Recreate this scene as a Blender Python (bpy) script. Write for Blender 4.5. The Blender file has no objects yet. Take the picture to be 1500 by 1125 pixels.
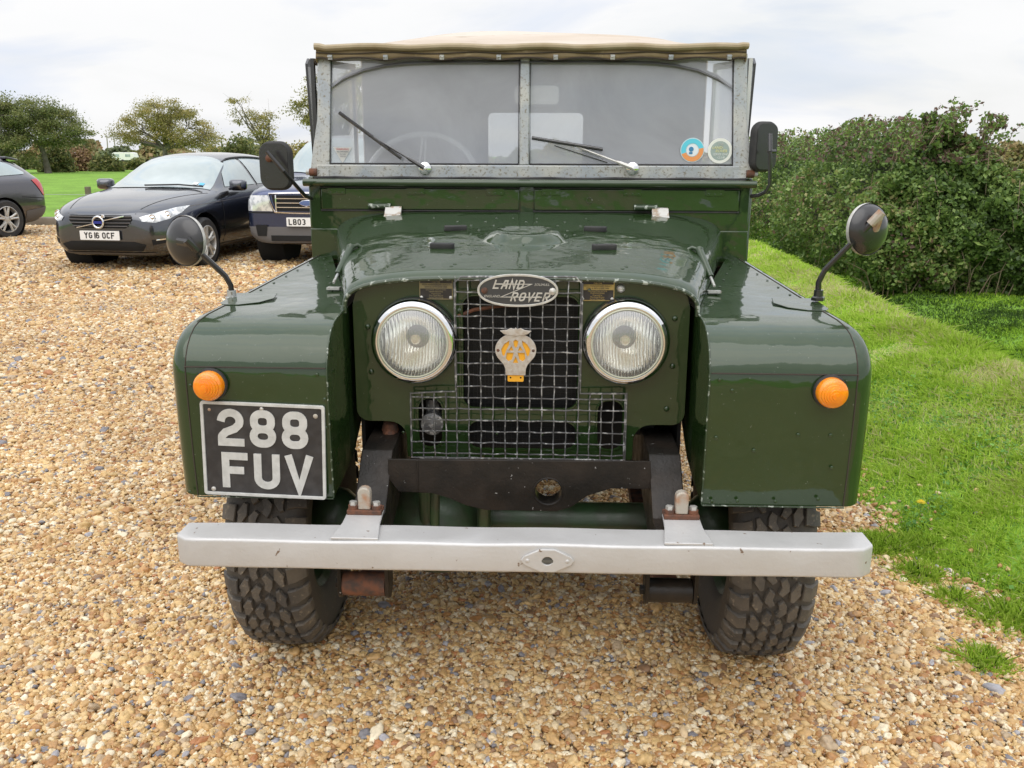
import bpy, bmesh, math, random
import numpy as np
from mathutils import Vector, Matrix
from mathutils.bvhtree import BVHTree
random.seed(7); rng = np.random.default_rng(7)
PI = math.pi; R = math.radians
sc = bpy.context.scene
COL = sc.collection

# ------------------------------------------------------------------ camera
F = 1300.; CX, CY = 750, 562.5
C0 = Vector((0.067, -1.85, 1.43)); YAW, PITCH, ROLL = R(2.22), R(14.41), R(0.2)
fw = Vector((-math.sin(YAW)*math.cos(PITCH), math.cos(YAW)*math.cos(PITCH), -math.sin(PITCH)))
r0 = fw.cross(Vector((0, 0, 1))).normalized(); u0 = r0.cross(fw)
RT = r0*math.cos(ROLL)+u0*math.sin(ROLL); UP = u0*math.cos(ROLL)-r0*math.sin(ROLL)
def P(x, y, Y):                       # a point of the photograph at real depth Y
    d = fw*F+RT*(x-CX)-UP*(y-CY)
    return C0+d*((Y-C0.y)/d.y)
def G(x, y, Z=0.):                    # ... or at real height Z
    d = fw*F+RT*(x-CX)-UP*(y-CY)
    return C0+d*((Z-C0.z)/d.z)
cam = bpy.data.cameras.new('camera'); co = bpy.data.objects.new('camera', cam); COL.objects.link(co)
cam.sensor_width = 36; cam.lens = 36*F/1500; cam.clip_start = .05; cam.clip_end = 3000
m = Matrix((RT, UP, -fw)).transposed().to_4x4(); m.translation = C0; co.matrix_world = m
sc.camera = co

# ------------------------------------------------------------------ materials
def nodes(name):
    mt = bpy.data.materials.new(name); mt.use_nodes = True
    nt = mt.node_tree; nt.nodes.clear()
    out = nt.nodes.new('ShaderNodeOutputMaterial')
    return mt, nt, out
def nd(nt, t, **kw):
    n = nt.nodes.new(t)
    for k, v in kw.items():
        if k.startswith('i_'):
            key = k[2:].replace('_', ' ')
            if key.isdigit(): n.inputs[int(key)].default_value = v
            else: n.inputs[key].default_value = v
        else: setattr(n, k, v)
    return n
def c4(c): return (c[0], c[1], c[2], 1)
def ramp(nt, src, stops, interp='LINEAR'):
    r = nt.nodes.new('ShaderNodeValToRGB'); r.color_ramp.interpolation = interp
    el = r.color_ramp.elements
    while len(el) > 1: el.remove(el[-1])
    el[0].position = stops[0][0]; el[0].color = c4(stops[0][1])
    for p, c in stops[1:]:
        e = el.new(p); e.color = c4(c)
    nt.links.new(src, r.inputs[0]); return r.outputs[0]
def mixc(nt, fac, a, b):
    m_ = nt.nodes.new('ShaderNodeMix'); m_.data_type = 'RGBA'
    for i, v in ((0, fac), (6, a), (7, b)):
        if isinstance(v, (int, float)): m_.inputs[i].default_value = v
        elif isinstance(v, tuple): m_.inputs[i].default_value = c4(v)
        else: nt.links.new(v, m_.inputs[i])
    return m_.outputs[2]
def noise(nt, co_, scale, detail=4, rough=.55, dist=0):
    n = nd(nt, 'ShaderNodeTexNoise'); n.inputs['Scale'].default_value = scale
    n.inputs['Detail'].default_value = detail; n.inputs['Roughness'].default_value = rough
    n.inputs['Distortion'].default_value = dist
    nt.links.new(co_, n.inputs['Vector']); return n.outputs[0]
W3 = lambda v: (v, v, v)
def mat(name, col, rough=.5, metal=0., coat=0., coat_rough=.05, col2=None, vscale=6., vrange=(.4, .65), col3=None, c3scale=40., c3range=(.66, .7),
        bump=0., bscale=60., bump2=0., b2scale=4., rvar=0., ior=1.5, trans=0., spec=None, subs=0.):
    mt, nt, out = nodes(name)
    b = nd(nt, 'ShaderNodeBsdfPrincipled'); nt.links.new(b.outputs[0], out.inputs[0])
    tc = nd(nt, 'ShaderNodeTexCoord').outputs['Object']
    b.inputs['Base Color'].default_value = c4(col); b.inputs['Roughness'].default_value = rough
    b.inputs['Metallic'].default_value = metal; b.inputs['Coat Weight'].default_value = coat
    b.inputs['Coat Roughness'].default_value = coat_rough; b.inputs['Coat IOR'].default_value = 1.58 if coat >= 1 else 1.5; b.inputs['IOR'].default_value = ior
    b.inputs['Transmission Weight'].default_value = trans
    if spec is not None: b.inputs['Specular IOR Level'].default_value = spec
    if subs:
        b.inputs['Subsurface Weight'].default_value = subs; b.inputs['Subsurface Scale'].default_value = .02
    cur = None
    if col2:
        f = ramp(nt, noise(nt, tc, vscale, 6), [(vrange[0], W3(0)), (vrange[1], W3(1))])
        cur = mixc(nt, f, col, col2)
    if col3:
        f = ramp(nt, noise(nt, tc, c3scale, 3), [(c3range[0], W3(0)), (c3range[1], W3(1))])
        cur = mixc(nt, f, cur if cur else col, col3)
    if cur: nt.links.new(cur, b.inputs['Base Color'])
    if rvar:
        f = ramp(nt, noise(nt, tc, vscale*1.7, 5), [(.35, W3(max(0, rough-rvar))), (.7, W3(min(1, rough+rvar)))])
        nt.links.new(f, b.inputs['Roughness'])
    last = None
    for st, s_, d_ in ((bump2, b2scale, .02), (bump, bscale, .002)):
        if st:
            bp = nd(nt, 'ShaderNodeBump'); bp.inputs['Strength'].default_value = st; bp.inputs['Distance'].default_value = d_
            nt.links.new(noise(nt, tc, s_, 3), bp.inputs['Height'])
            if last: nt.links.new(last, bp.inputs['Normal'])
            last = bp.outputs[0]
    if last:
        nt.links.new(last, b.inputs['Normal'])
        if coat: nt.links.new(last, b.inputs['Coat Normal'])
    return mt
M = {}
M['green'] = mat('green_paint', (.015, .037, .008), .42, spec=.12, coat=1., coat_rough=.03, col2=(.020, .043, .012), vscale=3.5, vrange=(.35, .7), col3=(.10, .12, .09), c3scale=130, c3range=(.70, .73),
                 bump=.10, bscale=55, bump2=.36, b2scale=4, rvar=.1)
M['green_edge'] = mat('chipped_green_edge', (.024, .045, .018), .4, coat=.5, col2=(.34, .37, .32), vscale=70, vrange=(.56, .62), bump=.3, bscale=200)
M['green_under'] = mat('green_axle_paint', (.028, .065, .024), .45, coat=.3, coat_rough=.3, col2=(.035, .045, .025), vscale=14, bump=.3, bscale=90, rvar=.15)
M['black_chassis'] = mat('black_chassis_paint', (.012, .0105, .009), .45, spec=.25, col2=(.030, .023, .018), vscale=9, col3=(.35, .34, .33), c3scale=90, c3range=(.72, .74), bump=.5, bscale=120, rvar=.15)
M['rust'] = mat('rusty_steel', (.16, .062, .032), .8, col2=(.06, .038, .03), vscale=40, bump=.5, bscale=200)
M['dark'] = mat('engine_bay_black', (.006, .006, .006), .8)
M['core'] = mat('radiator_core', (.012, .012, .012), .5, metal=.3)
M['silver'] = mat('silver_painted_steel', (.57, .565, .56), .42, metal=.25, coat=.1, coat_rough=.3, col2=(.49, .48, .465), vscale=5, vrange=(.3, .75), col3=(.20, .14, .10), c3scale=38, c3range=(.70, .73), bump=.35, bscale=110, bump2=.45, b2scale=4, rvar=.1)
M['galv'] = mat('galvanised_worn', (.46, .46, .43), .5, metal=.25, col2=(.34, .37, .40), vscale=11, vrange=(.38, .62), col3=(.22, .20, .16), c3scale=130, c3range=(.56, .68), bump=.4, bscale=150, rvar=.12)
M['galv_rust'] = mat('galvanised_rusty', (.42, .38, .32), .6, metal=.2, col2=(.38, .2, .11), vscale=30, vrange=(.45, .65), bump=.4, bscale=150)
M['wire'] = mat('grille_wire', (.15, .15, .155), .40, metal=.6, col2=(.50, .50, .50), vscale=60, vrange=(.52, .64), bump=.4, bscale=300)
M['chrome'] = mat('chrome', (.82, .82, .83), .06, metal=1, col2=(.6, .57, .5), vscale=30, vrange=(.6, .8), rvar=.04)
M['alu'] = mat('cast_aluminium', (.60, .59, .56), .38, metal=.5, col2=(.5, .48, .44), vscale=60, bump=.3, bscale=250)
M['whiteletter'] = mat('aged_white_letter', (.56, .56, .54), .45, col2=(.46, .46, .44), vscale=40, bump=.2, bscale=200)
M['plateblack'] = mat('plate_black', (.020, .020, .023), .4, coat=.3, col2=(.04, .04, .043), vscale=30, rvar=.1)
M['badgeblack'] = mat('badge_grey_enamel', (.035, .038, .042), .35, coat=.5)
M['brass'] = mat('brass_plate', (.50, .37, .13), .35, metal=.5, col2=(.36, .28, .13), vscale=60)
M['dullbrass'] = mat('weathered_brass_plate', (.30, .25, .13), .5, metal=.3, col2=(.22, .19, .12), vscale=60)
M['plaqueblack'] = mat('plaque_enamel', (.022, .018, .016), .4, col2=(.04, .035, .035), vscale=60)
M['orange'] = mat('amber_lens', (.90, .29, .006), .12, coat=.8, subs=.3, col2=(.80, .21, .0), vscale=20)
M['yellow'] = mat('yellow_enamel', (.80, .38, .02), .3, coat=.5)
M['black'] = mat('satin_black', (.018, .017, .018), .3, coat=.5, coat_rough=.12, bump=.1, bscale=120, rvar=.08)
M['rubber'] = mat('rubber', (.022, .022, .023), .7, col2=(.04, .038, .036), vscale=20, bump=.3, bscale=200)
M['badgemetal'] = mat('badge_metal', (.50, .44, .38), .4, metal=.6, col2=(.62, .60, .57), vscale=70, bump=.3, bscale=200)
M['tyre'] = mat('muddy_tyre', (.075, .067, .058), .75, col2=(.082, .070, .056), vscale=11, vrange=(.4, .72), col3=(.12, .10, .08), c3scale=60, c3range=(.64, .72), bump=.6, bscale=150)
M['tread'] = mat('tread_blocks', (.070, .065, .060), .70, col2=(.14, .12, .095), vscale=12, vrange=(.36, .64), col3=(.24, .20, .15), c3scale=75, c3range=(.60, .74), bump=.7, bscale=160)
M['canvas'] = mat('sand_canvas', (.50, .41, .32), .85, col2=(.61, .54, .46), vscale=2.2, vrange=(.35, .65), col3=(.36, .28, .19), c3scale=9, c3range=(.58, .8), bump=.5, bscale=500, bump2=.3, b2scale=6)
M['canvas_edge'] = mat('khaki_canvas_edge', (.28, .215, .12), .85, col2=(.20, .15, .085), vscale=8, vrange=(.4, .65), col3=(.40, .33, .2), c3scale=30, c3range=(.6, .75), bump=.4, bscale=500)
M['stitch'] = mat('dark_stitching', (.05, .038, .03), .9)
M['interior'] = mat('interior_trim', (.20, .20, .21), .85, col2=(.15, .15, .155), vscale=5)
M['seat'] = mat('grey_vinyl', (.06, .06, .062), .55)
M['whitepaint'] = mat('chipped_white_bracket', (.55, .54, .51), .5, col2=(.33, .25, .18), vscale=45, vrange=(.5, .62))
M['sidescreen'] = mat('clear_side_screen_frame', (.55, .56, .56), .5)

def film(name, tint, a, gloss=.0, rough=.02):     # thin sheet: part see-through, part pale blotchy film
    mt, nt, out = nodes(name)
    tr = nd(nt, 'ShaderNodeBsdfTransparent'); tr.inputs[0].default_value = (.93, .95, .95, 1)
    df = nd(nt, 'ShaderNodeBsdfDiffuse'); df.inputs[0].default_value = c4(tint)
    tl = nd(nt, 'ShaderNodeBsdfTranslucent'); tl.inputs[0].default_value = c4(tint)
    gl = nd(nt, 'ShaderNodeBsdfGlossy'); gl.inputs[1].default_value = rough
    fr = nd(nt, 'ShaderNodeFresnel'); fr.inputs[0].default_value = 1.5
    tc = nd(nt, 'ShaderNodeTexCoord').outputs['Object']
    fa = ramp(nt, noise(nt, tc, 2.3, 6, .6, .6), [(.28, W3(a*.72)), (.72, W3(min(1, a*1.15)))])
    m0 = nd(nt, 'ShaderNodeMixShader'); m0.inputs[0].default_value = .3
    nt.links.new(df.outputs[0], m0.inputs[1]); nt.links.new(tl.outputs[0], m0.inputs[2])
    m1 = nd(nt, 'ShaderNodeMixShader'); nt.links.new(fa, m1.inputs[0])
    nt.links.new(tr.outputs[0], m1.inputs[1]); nt.links.new(m0.outputs[0], m1.inputs[2])
    m2 = nd(nt, 'ShaderNodeMixShader')
    ml = nd(nt, 'ShaderNodeMath', operation='MULTIPLY_ADD'); ml.inputs[1].default_value = 1.; ml.inputs[2].default_value = gloss
    nt.links.new(fr.outputs[0], ml.inputs[0]); nt.links.new(ml.outputs[0], m2.inputs[0])
    nt.links.new(m1.outputs[0], m2.inputs[1]); nt.links.new(gl.outputs[0], m2.inputs[2])
    nt.links.new(m2.outputs[0], out.inputs[0]); return mt
M['screen'] = film('dusty_sky_veil_glass', (.66, .68, .74), .56, .07)  # grey film is dust plus painted sky reflection, blotches imitate mirrored clouds
M['clear'] = film('clear_glass', (.6, .62, .62), .12)
M['rearfilm'] = film('plastic_window', (.75, .78, .78), .5)

def lens_mat():
    mt, nt, out = nodes('fluted_headlamp_glass')
    tr = nd(nt, 'ShaderNodeBsdfTransparent'); tr.inputs[0].default_value = (.95, .96, .93, 1)
    gl = nd(nt, 'ShaderNodeBsdfGlossy'); gl.inputs[1].default_value = .18
    rf = nd(nt, 'ShaderNodeBsdfRefraction'); rf.inputs[0].default_value = (.97, .98, .94, 1); rf.inputs[1].default_value = .03; rf.inputs[2].default_value = 1.25
    tc = nd(nt, 'ShaderNodeTexCoord').outputs['Object']
    wv = nd(nt, 'ShaderNodeTexWave', wave_type='BANDS', bands_direction='X'); wv.inputs['Scale'].default_value = 55
    wv.inputs['Distortion'].default_value = .6; wv.inputs['Detail Scale'].default_value = 2
    nt.links.new(tc, wv.inputs[0])
    bp = nd(nt, 'ShaderNodeBump'); bp.inputs['Strength'].default_value = .42; bp.inputs['Distance'].default_value = .002
    nt.links.new(wv.outputs[1], bp.inputs['Height'])
    for s_ in (gl, rf): nt.links.new(bp.outputs[0], s_.inputs['Normal'])
    m0 = nd(nt, 'ShaderNodeMixShader'); m0.inputs[0].default_value = .25
    nt.links.new(tr.outputs[0], m0.inputs[1]); nt.links.new(rf.outputs[0], m0.inputs[2])
    df = nd(nt, 'ShaderNodeBsdfDiffuse'); df.inputs[0].default_value = (.95, .95, .92, 1); nt.links.new(bp.outputs[0], df.inputs['Normal'])
    mx = nd(nt, 'ShaderNodeMixShader'); mx.inputs[0].default_value = .22
    nt.links.new(m0.outputs[0], mx.inputs[1]); nt.links.new(df.outputs[0], mx.inputs[2])
    m1 = nd(nt, 'ShaderNodeMixShader'); m1.inputs[0].default_value = .16
    nt.links.new(mx.outputs[0], m1.inputs[1]); nt.links.new(gl.outputs[0], m1.inputs[2])
    nt.links.new(m1.outputs[0], out.inputs[0]); return mt
M['lens'] = lens_mat()
def reflector_mat():
    mt, nt, out = nodes('headlamp_reflector'); b = nd(nt, 'ShaderNodeBsdfPrincipled'); nt.links.new(b.outputs[0], out.inputs[0])
    b.inputs['Base Color'].default_value = (.98, .98, .96, 1); b.inputs['Metallic'].default_value = 1; b.inputs['Roughness'].default_value = .14
    tc = nd(nt, 'ShaderNodeTexCoord').outputs['Object']; wv = nd(nt, 'ShaderNodeTexWave', wave_type='BANDS', bands_direction='X'); wv.inputs['Scale'].default_value = 38; wv.inputs['Distortion'].default_value = 2.5
    nt.links.new(tc, wv.inputs[0]); bp = nd(nt, 'ShaderNodeBump'); bp.inputs['Strength'].default_value = .3; bp.inputs['Distance'].default_value = .002
    nt.links.new(wv.outputs[1], bp.inputs['Height']); nt.links.new(bp.outputs[0], b.inputs['Normal']); return mt
M['reflector'] = reflector_mat()

# ------------------------------------------------------------------ mesh helpers
class MB:
    def __init__(s): s.v = []; s.f = []
    def add(s, vs, fs):
        o = len(s.v); s.v += [tuple(v) for v in vs]; s.f += [tuple(i+o for i in f) for f in fs]; return s
    def box(s, x0, x1, y0, y1, z0, z1, mtx=None):
        vs = [Vector((x, y, z)) for x in (x0, x1) for y in (y0, y1) for z in (z0, z1)]
        if mtx: vs = [mtx@v for v in vs]
        return s.add(vs, [(0, 1, 3, 2), (4, 6, 7, 5), (0, 4, 5, 1), (2, 3, 7, 6), (0, 2, 6, 4), (1, 5, 7, 3)])
    def tube(s, pts, r, n=10, cap=True, closed=False, flat=1.):
        pts = [Vector(p) for p in pts]; k = len(pts); rs = r if isinstance(r, (list, tuple)) else [r]*k
        t0 = (pts[1]-pts[0]).normalized(); a = Vector((0, 0, 1)) if abs(t0.z) < .9 else Vector((1, 0, 0))
        nrm = (a-t0*a.dot(t0)).normalized(); rings = []
        for i in range(k):
            if closed: t = (pts[(i+1) % k]-pts[i-1]).normalized()
            else: t = (pts[min(i+1, k-1)]-pts[max(i-1, 0)]).normalized()
            nrm = (nrm-t*nrm.dot(t)).normalized(); b = t.cross(nrm)
            rings.append([pts[i]+(nrm*math.cos(2*PI*j/n)*flat+b*math.sin(2*PI*j/n))*rs[i] for j in range(n)])
        vs = [v for rg in rings for v in rg]; fs = []
        for i in range(k if closed else k-1):
            i2 = (i+1) % k
            for j in range(n): fs.append((i*n+j, i*n+(j+1) % n, i2*n+(j+1) % n, i2*n+j))
        if cap and not closed: fs += [tuple(range(n-1, -1, -1)), tuple((k-1)*n+j for j in range(n))]
        return s.add(vs, fs)
    def lathe(s, prof, c, axis=(0, -1, 0), n=32, closed=False):   # prof: (radius, height along axis)
        ax = Vector(axis).normalized(); a = Vector((0, 0, 1)) if abs(ax.z) < .9 else Vector((1, 0, 0))
        u = (a-ax*a.dot(ax)).normalized(); w = ax.cross(u); c = Vector(c); vs = []; k = len(prof)
        for r_, h in prof:
            for j in range(n):
                t = 2*PI*j/n; vs.append(c+ax*h+(u*math.cos(t)+w*math.sin(t))*max(r_, 1e-5))
        fs = []
        for i in range(k if closed else k-1):
            i2 = (i+1) % k
            for j in range(n): fs.append((i*n+j, i*n+(j+1) % n, i2*n+(j+1) % n, i2*n+j))
        return s.add(vs, fs)
    def grid(s, rows, cu=False):
        k = len(rows[0]); vs = [p for r_ in rows for p in r_]; fs = []
        for i in range(len(rows)-1):
            for j in range(k if cu else k-1):
                j2 = (j+1) % k; fs.append((i*k+j, i*k+j2, (i+1)*k+j2, (i+1)*k+j))
        return s.add(vs, fs)
    def prism(s, poly, fn, d0, d1):     # poly 2-D, fn(u,v,d)->3-D
        n = len(poly); vs = [fn(u, v, d0) for u, v in poly]+[fn(u, v, d1) for u, v in poly]
        fs = [tuple(range(n)), tuple(range(2*n-1, n-1, -1))]+[(i, i+n, (i+1) % n+n, (i+1) % n) for i in range(n)]
        return s.add(vs, fs)
    def mesh(s, me, mtx=None):
        return s.add([(mtx@v.co) if mtx else v.co.copy() for v in me.vertices], [tuple(p.vertices) for p in me.polygons])
    def dome(s, c, r, h, axis=(0, -1, 0), n=10):
        return s.lathe([(r, 0), (r*.92, h*.45), (r*.6, h*.85), (0, h)], c, axis, n)
    def build(s, name, mt, parent=None, smooth=35, bevel=0, seg=2, sub=0, solid=0):
        me = bpy.data.meshes.new(name); me.from_pydata(s.v, [], s.f); me.validate(); me.update()
        bm = bmesh.new(); bm.from_mesh(me); bmesh.ops.recalc_face_normals(bm, faces=bm.faces); bm.to_mesh(me); bm.free()
        if isinstance(mt, str): mt = M[mt]
        me.materials.append(mt)
        if smooth:
            me.shade_smooth(); me.set_sharp_from_angle(angle=R(smooth))
        o = bpy.data.objects.new(name, me); COL.objects.link(o)
        if parent: o.parent = parent
        if solid:
            md = o.modifiers.new('solid', 'SOLIDIFY'); md.thickness = solid; md.offset = -1
        if bevel:
            md = o.modifiers.new('bevel', 'BEVEL'); md.width = bevel; md.segments = seg; md.limit_method = 'ANGLE'; md.angle_limit = R(40)
        if sub:
            md = o.modifiers.new('sub', 'SUBSURF'); md.levels = sub; md.render_levels = sub
        return o
def fnXZ(y): return lambda u, v, d: (u, y+d, v)
def empty(name, label, cat, loc=(0, 0, 0), rz=0, group=None):
    o = bpy.data.objects.new(name, None); COL.objects.link(o); o.location = loc; o.rotation_euler = (0, 0, rz); o.empty_display_size = .2
    o['label'] = label; o['category'] = cat
    if group: o['group'] = group
    return o
def tag(o, label=None, cat=None, group=None, kind=None):
    for k, v in (('label', label), ('category', cat), ('group', group), ('kind', kind)):
        if v: o[k] = v
    return o
def curve2d(loops, ext=.001, bev=0.):
    cu = bpy.data.curves.new('tmp', 'CURVE'); cu.dimensions = '2D'; cu.fill_mode = 'BOTH'; cu.extrude = ext; cu.bevel_depth = bev; cu.bevel_resolution = 1
    for lp in loops:
        sp = cu.splines.new('POLY'); sp.points.add(len(lp)-1); sp.use_cyclic_u = True
        for p, q in zip(sp.points, lp): p.co = (q[0], q[1], 0, 1)
    ob = bpy.data.objects.new('tmp', cu); me = bpy.data.meshes.new_from_object(ob); bpy.data.objects.remove(ob); bpy.data.curves.remove(cu); return me
MXZ = Matrix.Rotation(PI/2, 4, 'X')             # (x,y,z)->(x,-z,y): faces the camera
def shapeXZ(mb, loops, y, ext=.001, bev=0.): return mb.mesh(curve2d(loops, ext, bev), Matrix.Translation((0, y, 0))@MXZ)
def textXZ(mb, s, x, y, z, size, ext=.0004, shear=0, w=1., ang=0., spacing=1.):
    cu = bpy.data.curves.new('tmp', 'FONT'); cu.body = s; cu.size = size; cu.extrude = ext; cu.align_x = 'CENTER'; cu.align_y = 'CENTER'; cu.shear = shear; cu.space_character = spacing
    cu.resolution_u = 2
    ob = bpy.data.objects.new('tmp', cu); me = bpy.data.meshes.new_from_object(ob); bpy.data.objects.remove(ob); bpy.data.curves.remove(cu)
    return mb.mesh(me, Matrix.Translation((x, y, z))@Matrix.Rotation(ang, 4, 'Y')@MXZ@Matrix.Diagonal((w, 1, 1, 1)))
def rr(x0, y0, x1, y1, r_, n=6):
    out = []
    for cx, cy, a in ((x1-r_, y1-r_, 0), (x0+r_, y1-r_, 90), (x0+r_, y0+r_, 180), (x1-r_, y0+r_, 270)):
        for i in range(n+1):
            t = R(a+90*i/n); out.append((cx+r_*math.cos(t), cy+r_*math.sin(t)))
    return out
def arc(cx, cy, rx, ry, a0, a1, n=12): return [(cx+rx*math.cos(R(a0+(a1-a0)*i/n)), cy+ry*math.sin(R(a0+(a1-a0)*i/n))) for i in range(n+1)]
# stroke lettering, boxes 0.66 wide and 1 high; each entry (points, closed)
def glyphs():
    g = {}; a = .1; W = .66; b = W-a
    g['8'] = [(rr(a+.02, .49, b-.02, .9, .17), 1), (rr(a, a, b, .49, .19), 1)]
    g['2'] = [([(a-.01, .66)]+arc(W/2, .68, W/2-a, .22, 172, -25, 14)+[(.43, .47), (.2, .37)]+arc(.24, .22, .14, .12, 130, 180, 4)+[(a, .1), (W, .1)], 0)]
    g['F'] = [([(a, 0), (a, .9), (W, .9)], 0), ([(a, .5), (.56, .5)], 0)]
    g['U'] = [([(a, 1)]+arc(W/2, .32, W/2-a, .22, 180, 360, 12)+[(b, 1)], 0)]
    g['V'] = [([(.06, 1), (W/2, .04), (W-.06, 1)], 0)]
    g['0'] = [(rr(a, a, b, .9, .2), 1)]; g['O'] = g['0']
    g['1'] = [([(W/2, 0), (W/2, 1)], 0)]
    g['3'] = [([(a, .9)]+arc(.33, .7, .23, .2, 90, -90, 8)+arc(.33, .3, .23, .2, 90, -90, 8)+[(a, .1)], 0)]
    g['6'] = [(rr(a, a, b, .55, .18), 1), ([(a, .3), (a, .7)]+arc(.33, .7, .23, .2, 180, 20, 6), 0)]
    g['Y'] = [([(.05, 1), (W/2, .5), (W-.05, 1)], 0), ([(W/2, .5), (W/2, 0)], 0)]
    g['G'] = [(arc(.33, .7, .23, .2, 20, 180, 8)+arc(.33, .3, .23, .2, 180, 360, 8)+[(b, .48), (.36, .48)], 0)]
    g['C'] = [(arc(.33, .7, .23, .2, 20, 180, 8)+arc(.33, .3, .23, .2, 180, 340, 8), 0)]
    g['L'] = [([(a, 1), (a, .08), (W-.05, .08)], 0)]
    g['B'] = [(rr(a, .49, b-.03, .9, .14), 1), (rr(a, a, b, .49, .14), 1), ([(a, .05), (a, .95)], 0)]
    g['A'] = [([(a, 0), (.25, .9), (.5, .9), (b+.02, 0)], 0), ([(a, .36), (b, .36)], 0)]
    g['N'] = [([(a, 0), (a, 1), (b, 0), (b, 1)], 0)]
    g['D'] = [([(a, .08), (a, .92), (.42, .92), (b, .74), (b, .26), (.42, .08)], 1)]
    g['R'] = [([(a, 0), (a, .92), (.46, .92), (b, .8), (b, .58), (.44, .46), (a, .46)], 0), ([(.3, .46), (b, 0)], 0)]
    g['E'] = [([(b, .92), (a, .92), (a, .08), (b, .08)], 0), ([(a, .5), (.46, .5)], 0)]
    g['M'] = [([(a, 0), (a, 1), (W/2, .4), (b, 1), (b, 0)], 0)]
    return g
GL = glyphs()
def strokes(mb, pts, closed, t, fn, d0, d1):
    pts = [Vector(p) for p in pts]; k = len(pts); L_ = []; R_ = []
    for i in range(k):
        if closed: p0, p1, p2 = pts[i-1], pts[i], pts[(i+1) % k]
        else: p0, p1, p2 = pts[max(i-1, 0)], pts[i], pts[min(i+1, k-1)]
        d1_ = (p1-p0) if (p1-p0).length > 1e-9 else (p2-p1); d2_ = (p2-p1) if (p2-p1).length > 1e-9 else d1_
        d1_ = d1_.normalized(); d2_ = d2_.normalized(); n1 = Vector((-d1_.y, d1_.x)); n2 = Vector((-d2_.y, d2_.x))
        nn = (n1+n2); nn = nn.normalized() if nn.length > 1e-6 else n1; sc_ = min(1/max(nn.dot(n1), .3), 2.6)
        L_.append(p1+nn*t/2*sc_); R_.append(p1-nn*t/2*sc_)
    for i in range(k if closed else k-1):
        j = (i+1) % k; mb.prism([L_[i], L_[j], R_[j], R_[i]], fn, d0, d1)
def word(mb, s, x, z, h, w, gap, t, y, d0, d1, shear=0, ang=0):
    """stroke word starting at x, baseline z, facing -Y on plane y; w is letter width, t stroke relative to height"""
    for ch in s:
        if ch == ' ': x += w*.6; continue
        for pts, cl in GL[ch]:
            def fn(u, v, d, x=x): return (x+u, y+d, z+v)
            _k = _k+1 if '_k' in dir() else 0; strokes(mb, [(p[0]/.66*w+p[1]*h*shear, p[1]*h) for p in pts], cl, t*h, fn, d0-.00025*(_k % 3), d1)
        x += w*(.5 if ch == '1' else 1)+gap

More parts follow.
